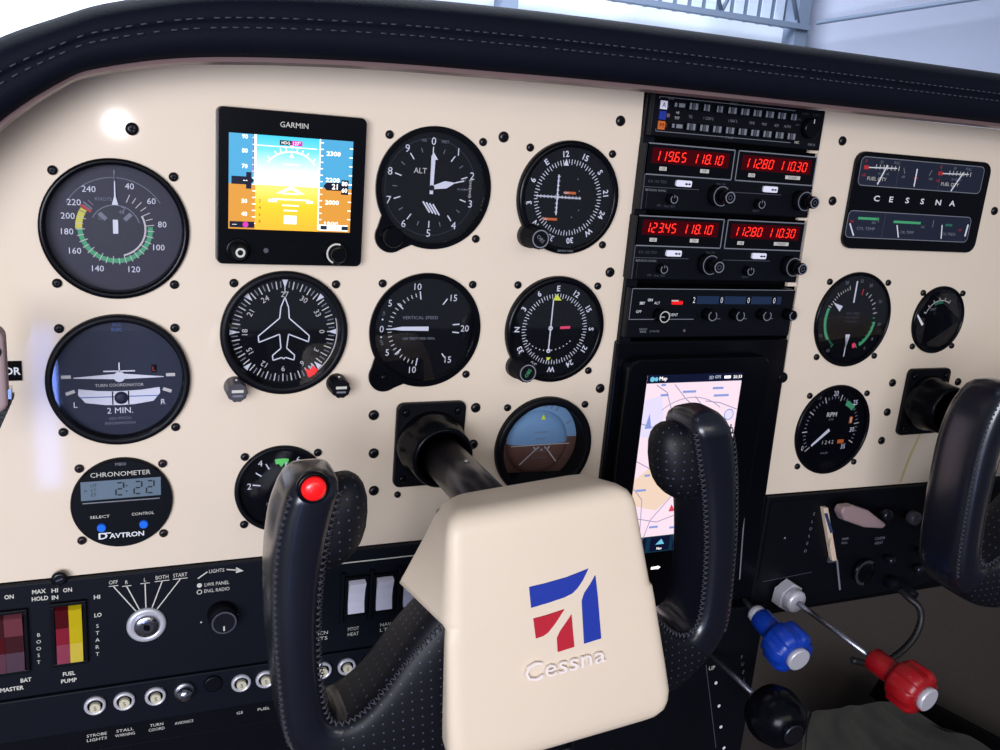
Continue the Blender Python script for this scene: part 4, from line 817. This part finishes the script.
knob_at(894, 562, 4, 3.8, 12, 'dark_steel', 'pull_knob', 'small shiny knob below the lettering, above the cable plug', grp='small knobs on the lower right panel')
knob_at(925, 554, 4, 4.4, 10, 'dark_steel', 'pull_knob', 'small shiny knob beside the far horn, higher of the pair', grp='small knobs on the lower right panel')
knob_at(922, 571, 4, 4.4, 10, 'dark_steel', 'pull_knob', 'small shiny knob beside the far horn, lower of the pair', grp='small knobs on the lower right panel')
knob_at(866, 573, 4, 12, 8, 'black_gloss', 'cigar_lighter', 'round black lighter socket with a silver crescent rim', 'lighter socket', cap='silver')
# cable plug and cable
t = thing('headset_cable', tuple(at(892, 583, 10)), 'black cable curving down from a plug in the lower right panel', 'cable')
o0 = at(892, 583, 10); a0 = at(878, 578, 4); a1 = at(900, 590, 26)
b = MB(); b.lathe([(6, 0), (6, 10), (5, 12), (5, 24), (3.4, 30)], 'panel_black', seg=24, A=((0, 6, 0), tuple(a1 - a0))); b.build('plug', t)
pts = [at(900, 590, 30), at(909, 598, 40), at(919, 607, 48), at(921, 620, 52), at(915, 636, 55), at(903, 650, 56), at(888, 660, 56), at(870, 664, 54), at(852, 660, 50)]
def smooth(pts, k=5):
    out = []; n = len(pts)
    for i in range(n - 1):
        p0, p1, p2, p3 = pts[max(i - 1, 0)], pts[i], pts[i + 1], pts[min(i + 2, n - 1)]
        for j in range(k):
            t_ = j / k; out.append(.5 * ((2 * p1) + (p2 - p0) * t_ + (2 * p0 - 5 * p1 + 4 * p2 - p3) * t_ * t_ + (3 * p1 - p0 - 3 * p2 + p3) * t_ ** 3))
    return out + [pts[-1]]
MB().tube([p - o0 for p in smooth(pts)], 3.1, 'rubber', 10).build('cord', t)

# ------------------------------------------------------------------ engine push-pull controls
def control(name, label, p0, p1, grip, nut=True, L=46, R=13.5, ribs=6):
    t = thing(name, tuple(p0), label, 'engine control'); d = (p1 - p0); T = d.length; A = lambda a: ((0, 0, 0), tuple(d))
    if nut:
        b = MB(); hexr = lambda a: 12 / math.cos(((a + PI / 6) % (PI / 3)) - PI / 6); b.lathe([(hexr, 0), (hexr, 9)], 'satin_silver', seg=48, smooth=False, A=A(0)); b.lathe([(10.4, 9), (10.4, 16), (9, 18), (4, 18)], 'satin_silver', seg=32, A=A(0)); b.build('lock_nut', t)
    else: b = MB(); b.lathe([(6, T - L - 8), (7.6, T - L - 6), (7.6, T - L + 1), (5, T - L + 1)], 'satin_silver', seg=28, A=A(0)); b.build('ferrule', t)
    b = MB(); b.lathe([(2.4, 0), (2.4, T - L + 2)], 'silver', seg=16, A=A(0)); b.build('rod', t)
    g = T - L; b = MB(); rib = lambda k: (lambda a: k * (1 + .075 * (1 if math.cos(ribs * a) > -.35 else -1)))
    b.lathe([(8, g), (9.6, g + 1.5), (9.4, g + L * .34), (8.6, g + L * .42), (R * .86, g + L * .46), (rib(R), g + L * .52), (rib(R * 1.02), g + L * .82), (rib(R * .84), g + L * .9), (R * .56, g + L * .91)], grip, seg=96, A=A(0)); b.build('grip', t)
    b = MB(); b.lathe([(R * .56, g + L * .9), (R * .56, g + L * .99), (R * .5, g + L)], 'satin_silver', seg=36, A=A(0)); b.build('end_button', t)
control('mixture_control', 'red ribbed mixture knob on a long silver rod with a hexagonal nut', at(783, 592, 6), at(930, 701, 156), 'red_grip', L=54, R=17)
control('propeller_control', 'blue ribbed propeller knob with a silver end button', at(744, 600, 8), at(800, 661, 84), 'blue_grip', L=54, R=17.5, nut=False)
t = thing('throttle', tuple(at(708, 652, 10)), 'large round black throttle knob at the bottom with a thin silver rod', 'engine control')
p0, p1, p2 = at(708, 652, 10), at(762, 702, 74), at(792, 733, 112); d = p1 - p0
MB().lathe([(2.2, 0), (2.2, d.length)], 'silver', seg=16, A=((0, 0, 0), tuple(d))).build('rod', t)
d2 = p2 - p1; L = d2.length; b = MB(); b.lathe([(9, -2), (20, 4), (23.5, 14), (23, L * .55), (19, L * .85), (13, L * 1.0), (11, L * 1.02)], 'black_gloss', seg=44, A=(tuple(p1 - p0), tuple(d2))); b.build('grip', t)
b = MB(); b.lathe([(8.6, L * 1.0), (8.6, L * 1.06), (7.6, L * 1.08)], 'dark_steel', seg=36, A=(tuple(p1 - p0), tuple(d2))); b.build('end_button', t)

# centre pedestal
t = thing('pedestal', (430, 0, -330), 'black centre pedestal below the map display with white trim marks', 'pedestal')
b = MB(); b.box(-92, 88, -8, 60, -300, 24, 'black_metal'); b.build('pedestal_body', t, bevel=2)
b = MB(); H = 8.3
def loc2(px, py): p = at(px, py, H); return p.x - 430, p.z + 330
for px, py in ((716, 683), (719, 706), (721, 727), (724, 748)): x, z = loc2(px, py); b.disc(x, z, 1.6, H, 'white', 12)
x, z = loc2(712, 668); b.text('UP', x, z, 4, H, 'offwhite'); b.line(*loc2(706, 665), *loc2(716, 748), .7, H, 'dim_print')
for py, s_ in ((657, 'F'), (664, 'U'), (672, 'E'), (680, 'L')): x, z = loc2(742 + (py - 657) * .1, py); b.text(s_, x, z, 3.4, H, 'grey_print')
x, z = loc2(753, 731); b.rect(x, z, 3, 7, H, 'grey_print'); b.build('lettering', t)

# ------------------------------------------------------------------ control yokes
def collar(name, cx, cz, label):
    t = thing(name, (cx, 0, cz), label, 'yoke collar', 'square yoke collars')
    b = MB(); b.rrect(0, 0, 50, 61, 5, 4, 'black_metal', 4); b.build('mounting_plate', t, bevel=.8)
    b = MB(); b.lathe([(24.5, 4), (24, 12), (22, 16), (21.5, 30), (20, 32), (18.4, 32), (17.6, 30), (17.4, 4)], 'black_gloss', seg=56, close=False); b.build('bearing_ring', t)
    for x, z in ((-19, 24), (19, 24), (-19, -24), (19, -24)): screw(t, x, z, 2.8, 'black_gloss', 'flange_screw', 4)
collar('yoke_collar', 198, -141, 'square black collar plate around the near yoke shaft')
collar('yoke_collar', 662, -128.5, 'square black collar plate around the far yoke shaft at right')

def cr(P, k):          # catmull-rom through tuples
    out = []; n = len(P)
    for i in range(n - 1):
        p = [P[max(i - 1, 0)], P[i], P[i + 1], P[min(i + 2, n - 1)]]
        for j in range(k):
            t_ = j / k; out.append(tuple(.5 * (2 * b_ + (c_ - a_) * t_ + (2 * a_ - 5 * b_ + 4 * c_ - d_) * t_ ** 2 + (3 * b_ - a_ - 3 * c_ + d_) * t_ ** 3) for a_, b_, c_, d_ in zip(*p)))
    return out + [P[-1]]
# (inner u,v)(outer u,v) front, back ; u outwards from the shaft axis, v up
SECT = [(20, -16, 20, -126, 178, 138), (45, -19, 48, -127, 179, 136), (66, -38, 72, -124, 178, 134), (84, -62, 98, -118, 176, 132), (96, -75, 117, -107, 174, 130),
        (106, -78, 131, -93, 173, 130), (112, -70, 136, -75, 173, 130), (114, -48, 137, -48, 173, 130), (113, -18, 137, -18, 173, 130), (109, 12, 135, 12, 173, 130), (103, 36, 131, 36, 174, 132), (99, 50, 126, 51, 175, 136)]
def spw(x, p): return math.copysign(abs(x) ** p, x)
def section(s_, t_, grow=0):
    iu, iv, ou, ov, f, bk = s_; cu, cv = (iu + ou) / 2, (iv + ov) / 2; hw = math.hypot(iu - ou, iv - ov) / 2 + grow; eu, ev = (iu - ou) / 2 / (hw - grow), (iv - ov) / 2 / (hw - grow)
    a = spw(math.cos(t_), .55) * hw; dd = (f + bk) / 2 + spw(math.sin(t_), .55) * ((f - bk) / 2 + grow)
    return (cu + eu * a, -dd, cv + ev * a)
def horn(parent, sgn):
    rings = cr(SECT, 4); n = 36; b = MB(); vs = []
    last = rings[-1]; capr = []
    for k, (up, sh) in enumerate(((4.5, .9), (8, .72), (10, .45), (10.8, .15))):
        iu, iv, ou, ov, f, bk = last; cu = (iu + ou) / 2; md = (f + bk) / 2
        capr.append((cu + (iu - cu) * sh - up * .25, iv + up, cu + (ou - cu) * sh - up * .25, ov + up, md + (f - md) * sh + (1 - sh) * 4, md + (bk - md) * sh + (1 - sh) * 4))
    allr = rings + capr
    for r in allr:
        for k in range(n): p = section(r, 2 * PI * k / n); vs.append((p[0] * sgn, p[1], p[2]))
    fs = [[i * n + k, i * n + (k + 1) % n, (i + 1) * n + (k + 1) % n, (i + 1) * n + k] for i in range(len(allr) - 1) for k in range(n)] + [list(range(n)), [(len(allr) - 1) * n + k for k in range(n)]]
    # arm rows use perforated leather, the horn smooth leather
    cut = 18 * n
    b.add(vs, fs[:cut], 'leather_holes', True); b.f += [list(f) for f in fs[cut:]]; b.m += [b.mi('leather')] * (len(fs) - cut); b.sm += [True] * (len(fs) - cut)
    g = b.build('grip', parent, fix=True)
    # thumb rest
    b = MB(); vs = []; nu, nv = 20, 12
    for j in range(nv + 1):
        ph = -PI / 2 + PI * j / nv
        for i in range(nu):
            th = 2 * PI * i / nu; x = spw(math.cos(ph), .8) * spw(math.cos(th), .8); y = spw(math.cos(ph), .8) * spw(math.sin(th), .8); z = spw(math.sin(ph), .8)
            vs.append(((103 - 19 * x - 2 * z) * sgn, -(154 + 15 * y), 28 + 24 * z + 5 * (x > 0) * x))
    fs = [[j * nu + i, j * nu + (i + 1) % nu, (j + 1) * nu + (i + 1) % nu, (j + 1) * nu + i] for j in range(nv) for i in range(nu)]
    b.add(vs, fs, 'leather_holes', True); b.build('thumb_rest', g, fix=True)
    # stitched seams along the front corners
    for ang, r0 in ((PI * .25, 0), (PI * .75, 22)):
        b = MB(); path = [Vector(section(r, ang, .25)) for r in allr[r0:len(rings) + 1]]
        path = [Vector((p.x * sgn, p.y, p.z)) for p in path]
        L_ = [0]
        for i in range(1, len(path)): L_.append(L_[-1] + (path[i] - path[i - 1]).length)
        s_ = 0; k = 0
        def pt(q):
            for i in range(1, len(path)):
                if L_[i] >= q: f_ = (q - L_[i - 1]) / max(1e-6, L_[i] - L_[i - 1]); return path[i - 1].lerp(path[i], f_), (path[i] - path[i - 1]).normalized()
            return path[-1], (path[-1] - path[-2]).normalized()
        while s_ < L_[-1] - 4:
            p, d = pt(s_); nrm = d.cross(Vector((0, -1, 0))).normalized() * (2.1 if ang < 1 else 1.5)
            q, _ = pt(s_ + 2.6); sg = 1
            b.tube([p + nrm + Vector((0, .5, 0)), (p + q) / 2 + Vector((0, -.55, 0)), q - nrm + Vector((0, .5, 0))], .42, 'thread', 5)
            b.tube([p - nrm + Vector((0, .5, 0)), (p + q) / 2 + Vector((0, -.4, 0)), q + nrm + Vector((0, .5, 0))], .42, 'thread', 5)
            s_ += 3.4
        b.build('seam', g)
    return g
yoke = thing('control_yoke', (198, 0, -141), 'near control yoke with cream centre cover, emblem and red push button', 'control yoke', 'control yokes')
PHI = .09
b = MB(); b.lathe([(14.2, 3), (14.2, 176)], 'shaft_steel', seg=40); b.build('shaft', yoke)
b = MB(); b.lathe([(1.6, 0), (1.4, 1)], 'chrome', seg=12, A=((0, -75, 14), (0, 0, 1)));  b.build('shaft_rivet', yoke)
# hub cover: side profile swept across, wider at the bottom
FACE = [(187, 33), (207, -91)]
def facD(v): return 187 + (33 - v) * (20 / 124)
def lerp(a, c, t_): return a + (c - a) * t_
LEV = [(35.5, 14, 14), (35.2, 9.5, 10), (33.8, 5.2, 5.5), (31, 2, 2.2), (27, .4, .5), (23, 0, 0), (5, 0, 0), (-10, 0, 0), (-18, 0, 0), (-21, 0, 0), (-22.5, .2, 0), (-23.5, .2, 0), (-30, 0, 0), (-50, 0, 0), (-70, 0, 0), (-86, .3, 0), (-92, 1.8, .3), (-96.5, 4.2, 1.2), (-99.8, 8, 3), (-101.6, 12.5, 5), (-102.2, 18, 7.5)]
b = MB(); vs = []; NP = 0
for v, iw, idp in LEV:
    q = (35.5 - v) / 133.5; f_ = 187 + 20.4 * q
    rear = 144 - 4 * (35.5 - v) / 57 if v > -22 else (166 if v > -23 else 188 + (f_ - 199) * .3)
    up = max(0, min(1, (27 - v) / 48)); k_ = 0 if v > -22 else 1
    wl, wr_ = lerp(52.5, 60.5, q) - iw, lerp(54.5, 74.5, q) - iw
    rl = (lerp(43, 65, up) if not k_ else wl + iw - .5) - iw; rr2 = (lerp(50, 57, up) if not k_ else wr_ + iw - .5) - iw
    f2 = f_ - idp; r2 = rear + (min(idp, 4) if not k_ else 0); C4 = [(-wl, f2, 9), (wr_, f2, 9), (rr2, r2, 3), (-rl, r2, 3)]
    tilt = .19 * max(0, min(1, (v + 20) / 50)); ring = []
    for c in range(4):
        p0, p1, p2 = Vector(C4[c - 1][:2]), Vector(C4[c][:2]), Vector(C4[(c + 1) % 4][:2]); rad = C4[c][2]
        a_ = p1 + (p0 - p1).normalized() * min(rad, (p0 - p1).length * .45); c_ = p1 + (p2 - p1).normalized() * min(rad, (p2 - p1).length * .45)
        for i in range(7): t_ = i / 6; ring.append(a_ * (1 - t_) ** 2 + p1 * 2 * t_ * (1 - t_) + c_ * t_ ** 2)
    NP = len(ring); vs += [(p.x, -p.y, v - tilt * (f_ - p.y)) for p in ring]
b.add(vs, [[i * NP + k, i * NP + (k + 1) % NP, (i + 1) * NP + (k + 1) % NP, (i + 1) * NP + k] for i in range(len(LEV) - 1) for k in range(NP)] + [list(range(NP)), [(len(LEV) - 1) * NP + k for k in range(NP)]], 'cream_cover', True)
cover = b.build('hub_cover', yoke, fix=True)
for p in cover.data.polygons: p.use_smooth = True
b = MB(); b.box(-44, 44, -186, -140, -112, 20, 'leather'); b.build('hub_core', yoke, bevel=4)
# emblem: pixels carried onto the cover's own plane
Ry = Matrix.Rotation(-PHI, 3, 'Y'); ORI = Vector((198, 0, -141))
P0 = ORI + Ry @ Vector((0, -FACE[0][0], FACE[0][1])); P1 = ORI + Ry @ Vector((0, -FACE[1][0], FACE[1][1])); ux = Ry @ Vector((1, 0, 0)); nf = ux.cross(P1 - P0).normalized()
def onface(px, py, lift=.5):
    v = ray(px, py); t_ = (P0 - CAM).dot(nf) / v.dot(nf); p = CAM + v * t_; q = Ry.inverted() @ (p - ORI); return (q.x, q.y - lift, q.z)
lz = lambda x, y: (500 + x * .2, 550 + y * .2)
b = MB()
def patch(P, m, lift=.5):
    vs = [onface(*lz(x, y), lift) for x, y in P]; vb = [(a, c + .5, d) for a, c, d in vs]; n = len(P)
    b.add(vs + vb, [list(range(n))] + [[i, i + n, (i + 1) % n + n, (i + 1) % n] for i in range(n)], m)
patch([(145, 184), (225, 165), (330, 135), (440, 92), (412, 150), (385, 190), (360, 215), (320, 235), (240, 262), (155, 287)], 'logo_blue')
patch([(475, 125), (487, 230), (504, 440), (420, 466), (412, 330), (408, 255), (420, 215), (450, 170)], 'logo_blue')
patch([(166, 342), (230, 325), (320, 295), (275, 365), (240, 410), (215, 428), (179, 440)], 'logo_red')
patch([(356, 322), (362, 400), (370, 482), (288, 508), (284, 440), (300, 405), (335, 355)], 'logo_red')
b.build('emblem', cover, fix=True)
b = MB()                                             # raised lettering on the cover
vs, fs, w_, hh_ = glyphs('Cessna', False)
for off, m_, l_ in (((.9, .9), 'knob_shadow', .35), ((0, 0), 'logo_white', 1.7)):
    if m_ == 'knob_shadow': continue
    out = []
    for x, y in vs:
        u_ = (x / w_ + .5); px = 524 + 80 * u_; py = 673 - 21 * u_; k = 23 * (1 - .15 * u_)
        out.append(onface(px + y * k * -.05, py - y * k * 1.15, l_))
    n = len(out); outb = [(a, c + 1.2, d) for a, c, d in out]
    ed = {}
    for f in fs:
        for i in range(len(f)): e = (f[i], f[(i + 1) % len(f)]); ed[e] = 1
    b.add(out + outb, fs + [[a, a + n, c + n, c] for a, c in ed if (c, a) not in ed], m_)
b.build('lettering', cover, fix=False)
gl = horn(yoke, -1); gr = horn(yoke, 1)
# red push button on the left horn's face
bt = MB(); bt.lathe([(8, 0), (8, 2), (7.2, 2.8), (6.2, 2.8), (6, 1.6)], 'black_gloss', seg=36); bt.lathe([(5.9, 1), (5.9, 3.2), (5.2, 4.8), (3.2, 5.8), (.7, 6.1)], 'red_button', seg=32); q = bt.build('push_button', gl, (-113.5, -172.6, 56.5)); q['label'] = 'red domed push button in a black ring'
yoke.rotation_euler.y = -PHI
y2 = copy_tree(yoke); y2.location = Vector((686, 20, -120)) * S; y2['label'] = 'far control yoke at the right edge, only its black leather horn in view'
y2.rotation_euler.y = -.08
for c in [c for g in y2.children for c in g.children if c.name.startswith('push_button')]: bpy.data.objects.remove(c)
for c in y2.children:
    if c.name.startswith('shaft'): c.location = c.location + Vector((-.022, -.02, -.008))

# silver fitting at the far left
p = at(0, 380, 70)
t = thing('door_latch', tuple(p), 'silver rounded fitting with black ribbed strip cut by the left edge', 'latch')
b = MB(); b.rrect(-4, 6, 15, 44, 6, 6, 'flap_grip', 12); b.build('silver_body', t, bevel=2, seg=3); b = MB(); b.disc(-1.4, 16, 3.4, 6.3, 'black_metal', 20); b.build('screw_recess', t)
b = MB()
for i in range(10): b.box(-16, 5.6 - i * 1.05, -2, 6, -10 - i * 2.4, -8.4 - i * 2.4, 'rubber')
b.poly([(-16, -7), (5, -7), (4.6, -12), (-5, -34), (-16, -34)], 1, 'rubber', 5); b.build('ribbed_strip', t); b = MB(); b.box(-2, 5, -4, 4, -9, -4, 'chrome'); b.build('clip', t)

# ------------------------------------------------------------------ glareshield
path = [(-112, -150), (-108, -75), (-102, -20), (-84, 22), (-52, 56), (-25, 77), (-6, 86), (41, 96), (120, 102.5), (209, 105.5), (308, 107.5), (454, 108.5), (625, 109.5), (900, 110)]
top_ = [(-165, -150), (-158, -70), (-140, 0), (-110, 47), (-62, 88), (-22, 109), (4, 119), (52, 130.5), (120, 137.5), (205, 141.5), (308, 143.5), (454, 144.5), (625, 145.5), (900, 146)]
pc = cr([a + b_ for a, b_ in zip(path, top_)], 6)
t = thing('glareshield', (0, 0, 100), 'padded black leather glareshield with stitched seams curving over the panels', 'glareshield')
pf = [(0, .12), (28, .04), (47, .0), (55, .06), (59, .2), (60, .4), (58, .47), (60, .52), (61, .62), (58, .8), (50, .95), (38, 1.03), (10, 1.08), (-60, 1.12), (-260, 1.1), (-260, .8), (0, .7)]
b = MB(); n = len(pf); vs = []
for x0, z0, x1, z1 in pc:
    for d, s_ in pf: vs.append((x0 + (x1 - x0) * s_, -d, z0 + (z1 - z0) * s_ - 100))
b.add(vs, [[i * n + k, i * n + (k + 1) % n, (i + 1) * n + (k + 1) % n, (i + 1) * n + k] for i in range(len(pc) - 1) for k in range(n)] + [list(range(n)), [(len(pc) - 1) * n + k for k in range(n)]], 'pad_black', True)
b.build('padding', t, fix=True)
b = MB(); vs = []
tp = [(-1, .0), (44, -.1), (49, -.06), (48, .03), (-1, .05)]; n = len(tp)
for x0, z0, x1, z1 in pc:
    for d, s_ in tp: vs.append((x0 + (x1 - x0) * s_, -d, z0 + (z1 - z0) * s_ - 100))
b.add(vs, [[i * n + k, i * n + (k + 1) % n, (i + 1) * n + (k + 1) % n, (i + 1) * n + k] for i in range(len(pc) - 1) for k in range(n)] + [list(range(n)), [(len(pc) - 1) * n + k for k in range(n)]], 'trim_bronze', False)
b.build('edge_trim', t, fix=True)
mat('pad_thread', (58, 56, 72), .7)
for s_, D_ in ((.42, 60.6), (.56, 61.2)):
    b = MB(); line = [Vector((x0 + (x1 - x0) * s_, -D_, z0 + (z1 - z0) * s_ - 100)) for x0, z0, x1, z1 in pc]
    carry = 0
    for i in range(len(line) - 1):
        a, c = line[i], line[i + 1]; Ls = (c - a).length; d = (c - a) / Ls; q = carry
        while q + 3.2 < Ls: b.tube([a + d * q, a + d * (q + 3.2)], .42, 'pad_thread', 5); q += 5.4
        carry = max(0, q - Ls)
    b.build('seam', t)

# ------------------------------------------------------------------ windshield, hangar beyond
b = MB(); b.add([(-700, 330, 150), (1500, 330, 150), (1300, -250, 620), (-600, -250, 620), (-700, 334, 150), (1500, 334, 150), (1300, -246, 624), (-600, -246, 624)], [[0, 1, 2, 3], [7, 6, 5, 4], [0, 4, 5, 1], [1, 5, 6, 2], [2, 6, 7, 3], [3, 7, 4, 0]], 'tinted_pane'); struct(b.build('window_1'))
b = MB(); b.box(-9000, 7700, 9000, 9100, -1900, 1560, 'hangar_wall'); struct(b.build('wall_back'))
b = MB(); vs = []
x = -9000
while x < 7700: b.box(x, x + 130, 9150, 9180, 1560, 4600, 'hangar_roof'); b.box(x + 130, x + 200, 9170, 9200, 1560, 4600, 'truss_steel'); x += 200
struct(b.build('wall_back_upper'))
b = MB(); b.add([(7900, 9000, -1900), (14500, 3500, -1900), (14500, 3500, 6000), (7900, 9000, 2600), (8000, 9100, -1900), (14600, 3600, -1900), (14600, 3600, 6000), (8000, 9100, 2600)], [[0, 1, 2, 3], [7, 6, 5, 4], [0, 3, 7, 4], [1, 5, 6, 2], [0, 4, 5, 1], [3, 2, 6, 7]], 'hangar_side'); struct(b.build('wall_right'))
b = MB(); b.box(-20000, 20000, -8000, 12000, -2000, -1900, 'hangar_floor'); struct(b.build('floor'))
tr = thing('roof_truss', (0, 8700, 1560), 'dark blue steel roof truss along the far hangar wall seen through the windshield', 'roof truss')
b = MB(); b.box(-9000, 7750, -60, 60, -30, 30, 'truss_steel'); b.build('bottom_chord', tr); b = MB(); b.box(-9000, 7750, -60, 60, 1150, 1260, 'truss_steel'); b.build('top_chord', tr)
b = MB(); k = 0; x = -8900
while x < 7500: b.tube([(x, 0, 30), (x + 550, 0, 1180)], 26, 'truss_steel', 6); b.tube([(x + 550, 0, 1180), (x + 1100, 0, 30)], 26, 'truss_steel', 6); x += 1100
b.build('diagonal_braces', tr)
for x, lab in ((7650, 'dark blue steel column at the hangar corner, seen above the radios'), (3900, 'dark blue steel column nearer the middle of the far hangar wall')):
    b = MB(); b.box(x - 90, x + 90, 8680, 8900, -1900, 1560 if x < 5000 else 2700, 'truss_steel'); tag(b.build('steel_column'), lab, 'column', 'hangar wall columns')
b = MB(); b.tube([(7700, 8500, 1600), (11500, 5400, 2600)], 26, 'truss_steel', 6); b.tube([(7700, 8500, 1900), (11500, 5400, 3200)], 26, 'truss_steel', 6); tag(b.build('steel_rafter'), 'sloping dark steel rafter rising to the right of the corner column', 'rafter')

# ------------------------------------------------------------------ footwell
b = MB(); b.add([(460, 330, -1000), (2600, 330, -1000), (2600, 330, -300), (460, 330, -300)], [[0, 1, 2, 3]], 'kick_panel'); b.box(455, 2600, 331, 340, -1000, -290, 'kick_panel'); struct(b.build('wall_front'))
b = MB(); b.box(-900, 2600, -2600, 340, -1000, -960, 'carpet'); struct(b.build('floor'))

a, c = at(893, 686, -230), at(1030, 757, -230); d = (c - a).normalized(); up = Vector((0, 0, 1)); nn = d.cross(Vector((0, 1, 0))).normalized() * 34
b = MB(); vs = []
for p in (a + d * 25, c + d * 60):
    for q in (p, p + nn if nn.z < 0 else p - nn): vs += [tuple(q), tuple(q + Vector((0, 40, 0)))]
b.add(vs, [[0, 4, 6, 2], [1, 3, 7, 5], [0, 1, 5, 4], [2, 6, 7, 3], [0, 2, 3, 1], [4, 5, 7, 6]], 'black_matte'); struct(b.build('trim_2', fix=True))
q0, q1, q2, q3 = at(812, 712, -120), at(896, 700, -170), at(1015, 765, -170), at(800, 830, -120)
b = MB(); vs = []; N = 28
for i in range(N + 1):
    for j in range(N + 1):
        u_, v_ = i / N, j / N; p = q0.lerp(q1, u_).lerp(q3.lerp(q2, u_), v_)
        f_ = 7 * math.sin(19 * u_ + 5 * v_ + 1.5 * math.sin(6 * v_)) + 4 * math.sin(33 * u_ - 9 * v_) + 5 * math.sin(7 * v_ + 3 * u_)
        f_ *= min(1, .12 + v_ * 3)
        vs.append((p.x, p.y + f_, p.z + f_ * .3))
K_ = len(vs); vs += [(x, y + 6, z - 4) for x, y, z in vs]; W_ = N + 1
fs = [[i * W_ + j, (i + 1) * W_ + j, (i + 1) * W_ + j + 1, i * W_ + j + 1] for i in range(N) for j in range(N)]
fs += [[K_ + q for q in f[::-1]] for f in fs]
b.add(vs, fs, 'olive_fabric', True); o = b.build('folded_cloth', fix=False); tag(o, 'wrinkled dark olive cloth hanging in the footwell below the red mixture knob', 'cloth')

# ------------------------------------------------------------------ light
def area(name, loc, look, sx, sy, power, col=(1, 1, 1), shape='RECTANGLE'):
    l = bpy.data.lights.new(name, 'AREA'); l.shape = shape; l.size = sx; l.size_y = sy; l.energy = power; l.color = col
    o = bpy.data.objects.new(name, l); COL.objects.link(o); o.location = Vector(loc) * S
    o.rotation_euler = (Vector(look) * S - o.location).to_track_quat('-Z', 'Y').to_euler(); return o
area('cabin_lamp', (28, -1500, 25), (150, 0, -60), .04, .04, .45, (1, .96, .98), 'DISK')
area('door_window', (-760, -1700, 100), (250, 0, -60), 1.0, .7, 35, (.84, .88, 1))
area('rear_window', (250, -1900, 650), (250, 0, -50), 1.8, .6, 8, (1, .93, .87))
area('door_gap', (-130, -1600, -600), (0, 0, -60), .05, .36, .9, (.22, .34, 1))
area('skylight', (500, 5500, 5500), (500, 8900, 0), 9, 5, 2600, (.95, .97, 1))
w = bpy.data.worlds.new('world'); bpy.context.scene.world = w; w.use_nodes = True; nt = w.node_tree
bg = nt.nodes['Background']; bg.inputs[0].default_value = (.72, .82, 1, 1); bg.inputs[1].default_value = .2
vs_ = bpy.context.scene.view_settings; vs_.view_transform = 'Standard'; vs_.look = 'None'; vs_.gamma = 1; vs_.exposure = .1; vs_.use_curve_mapping = False
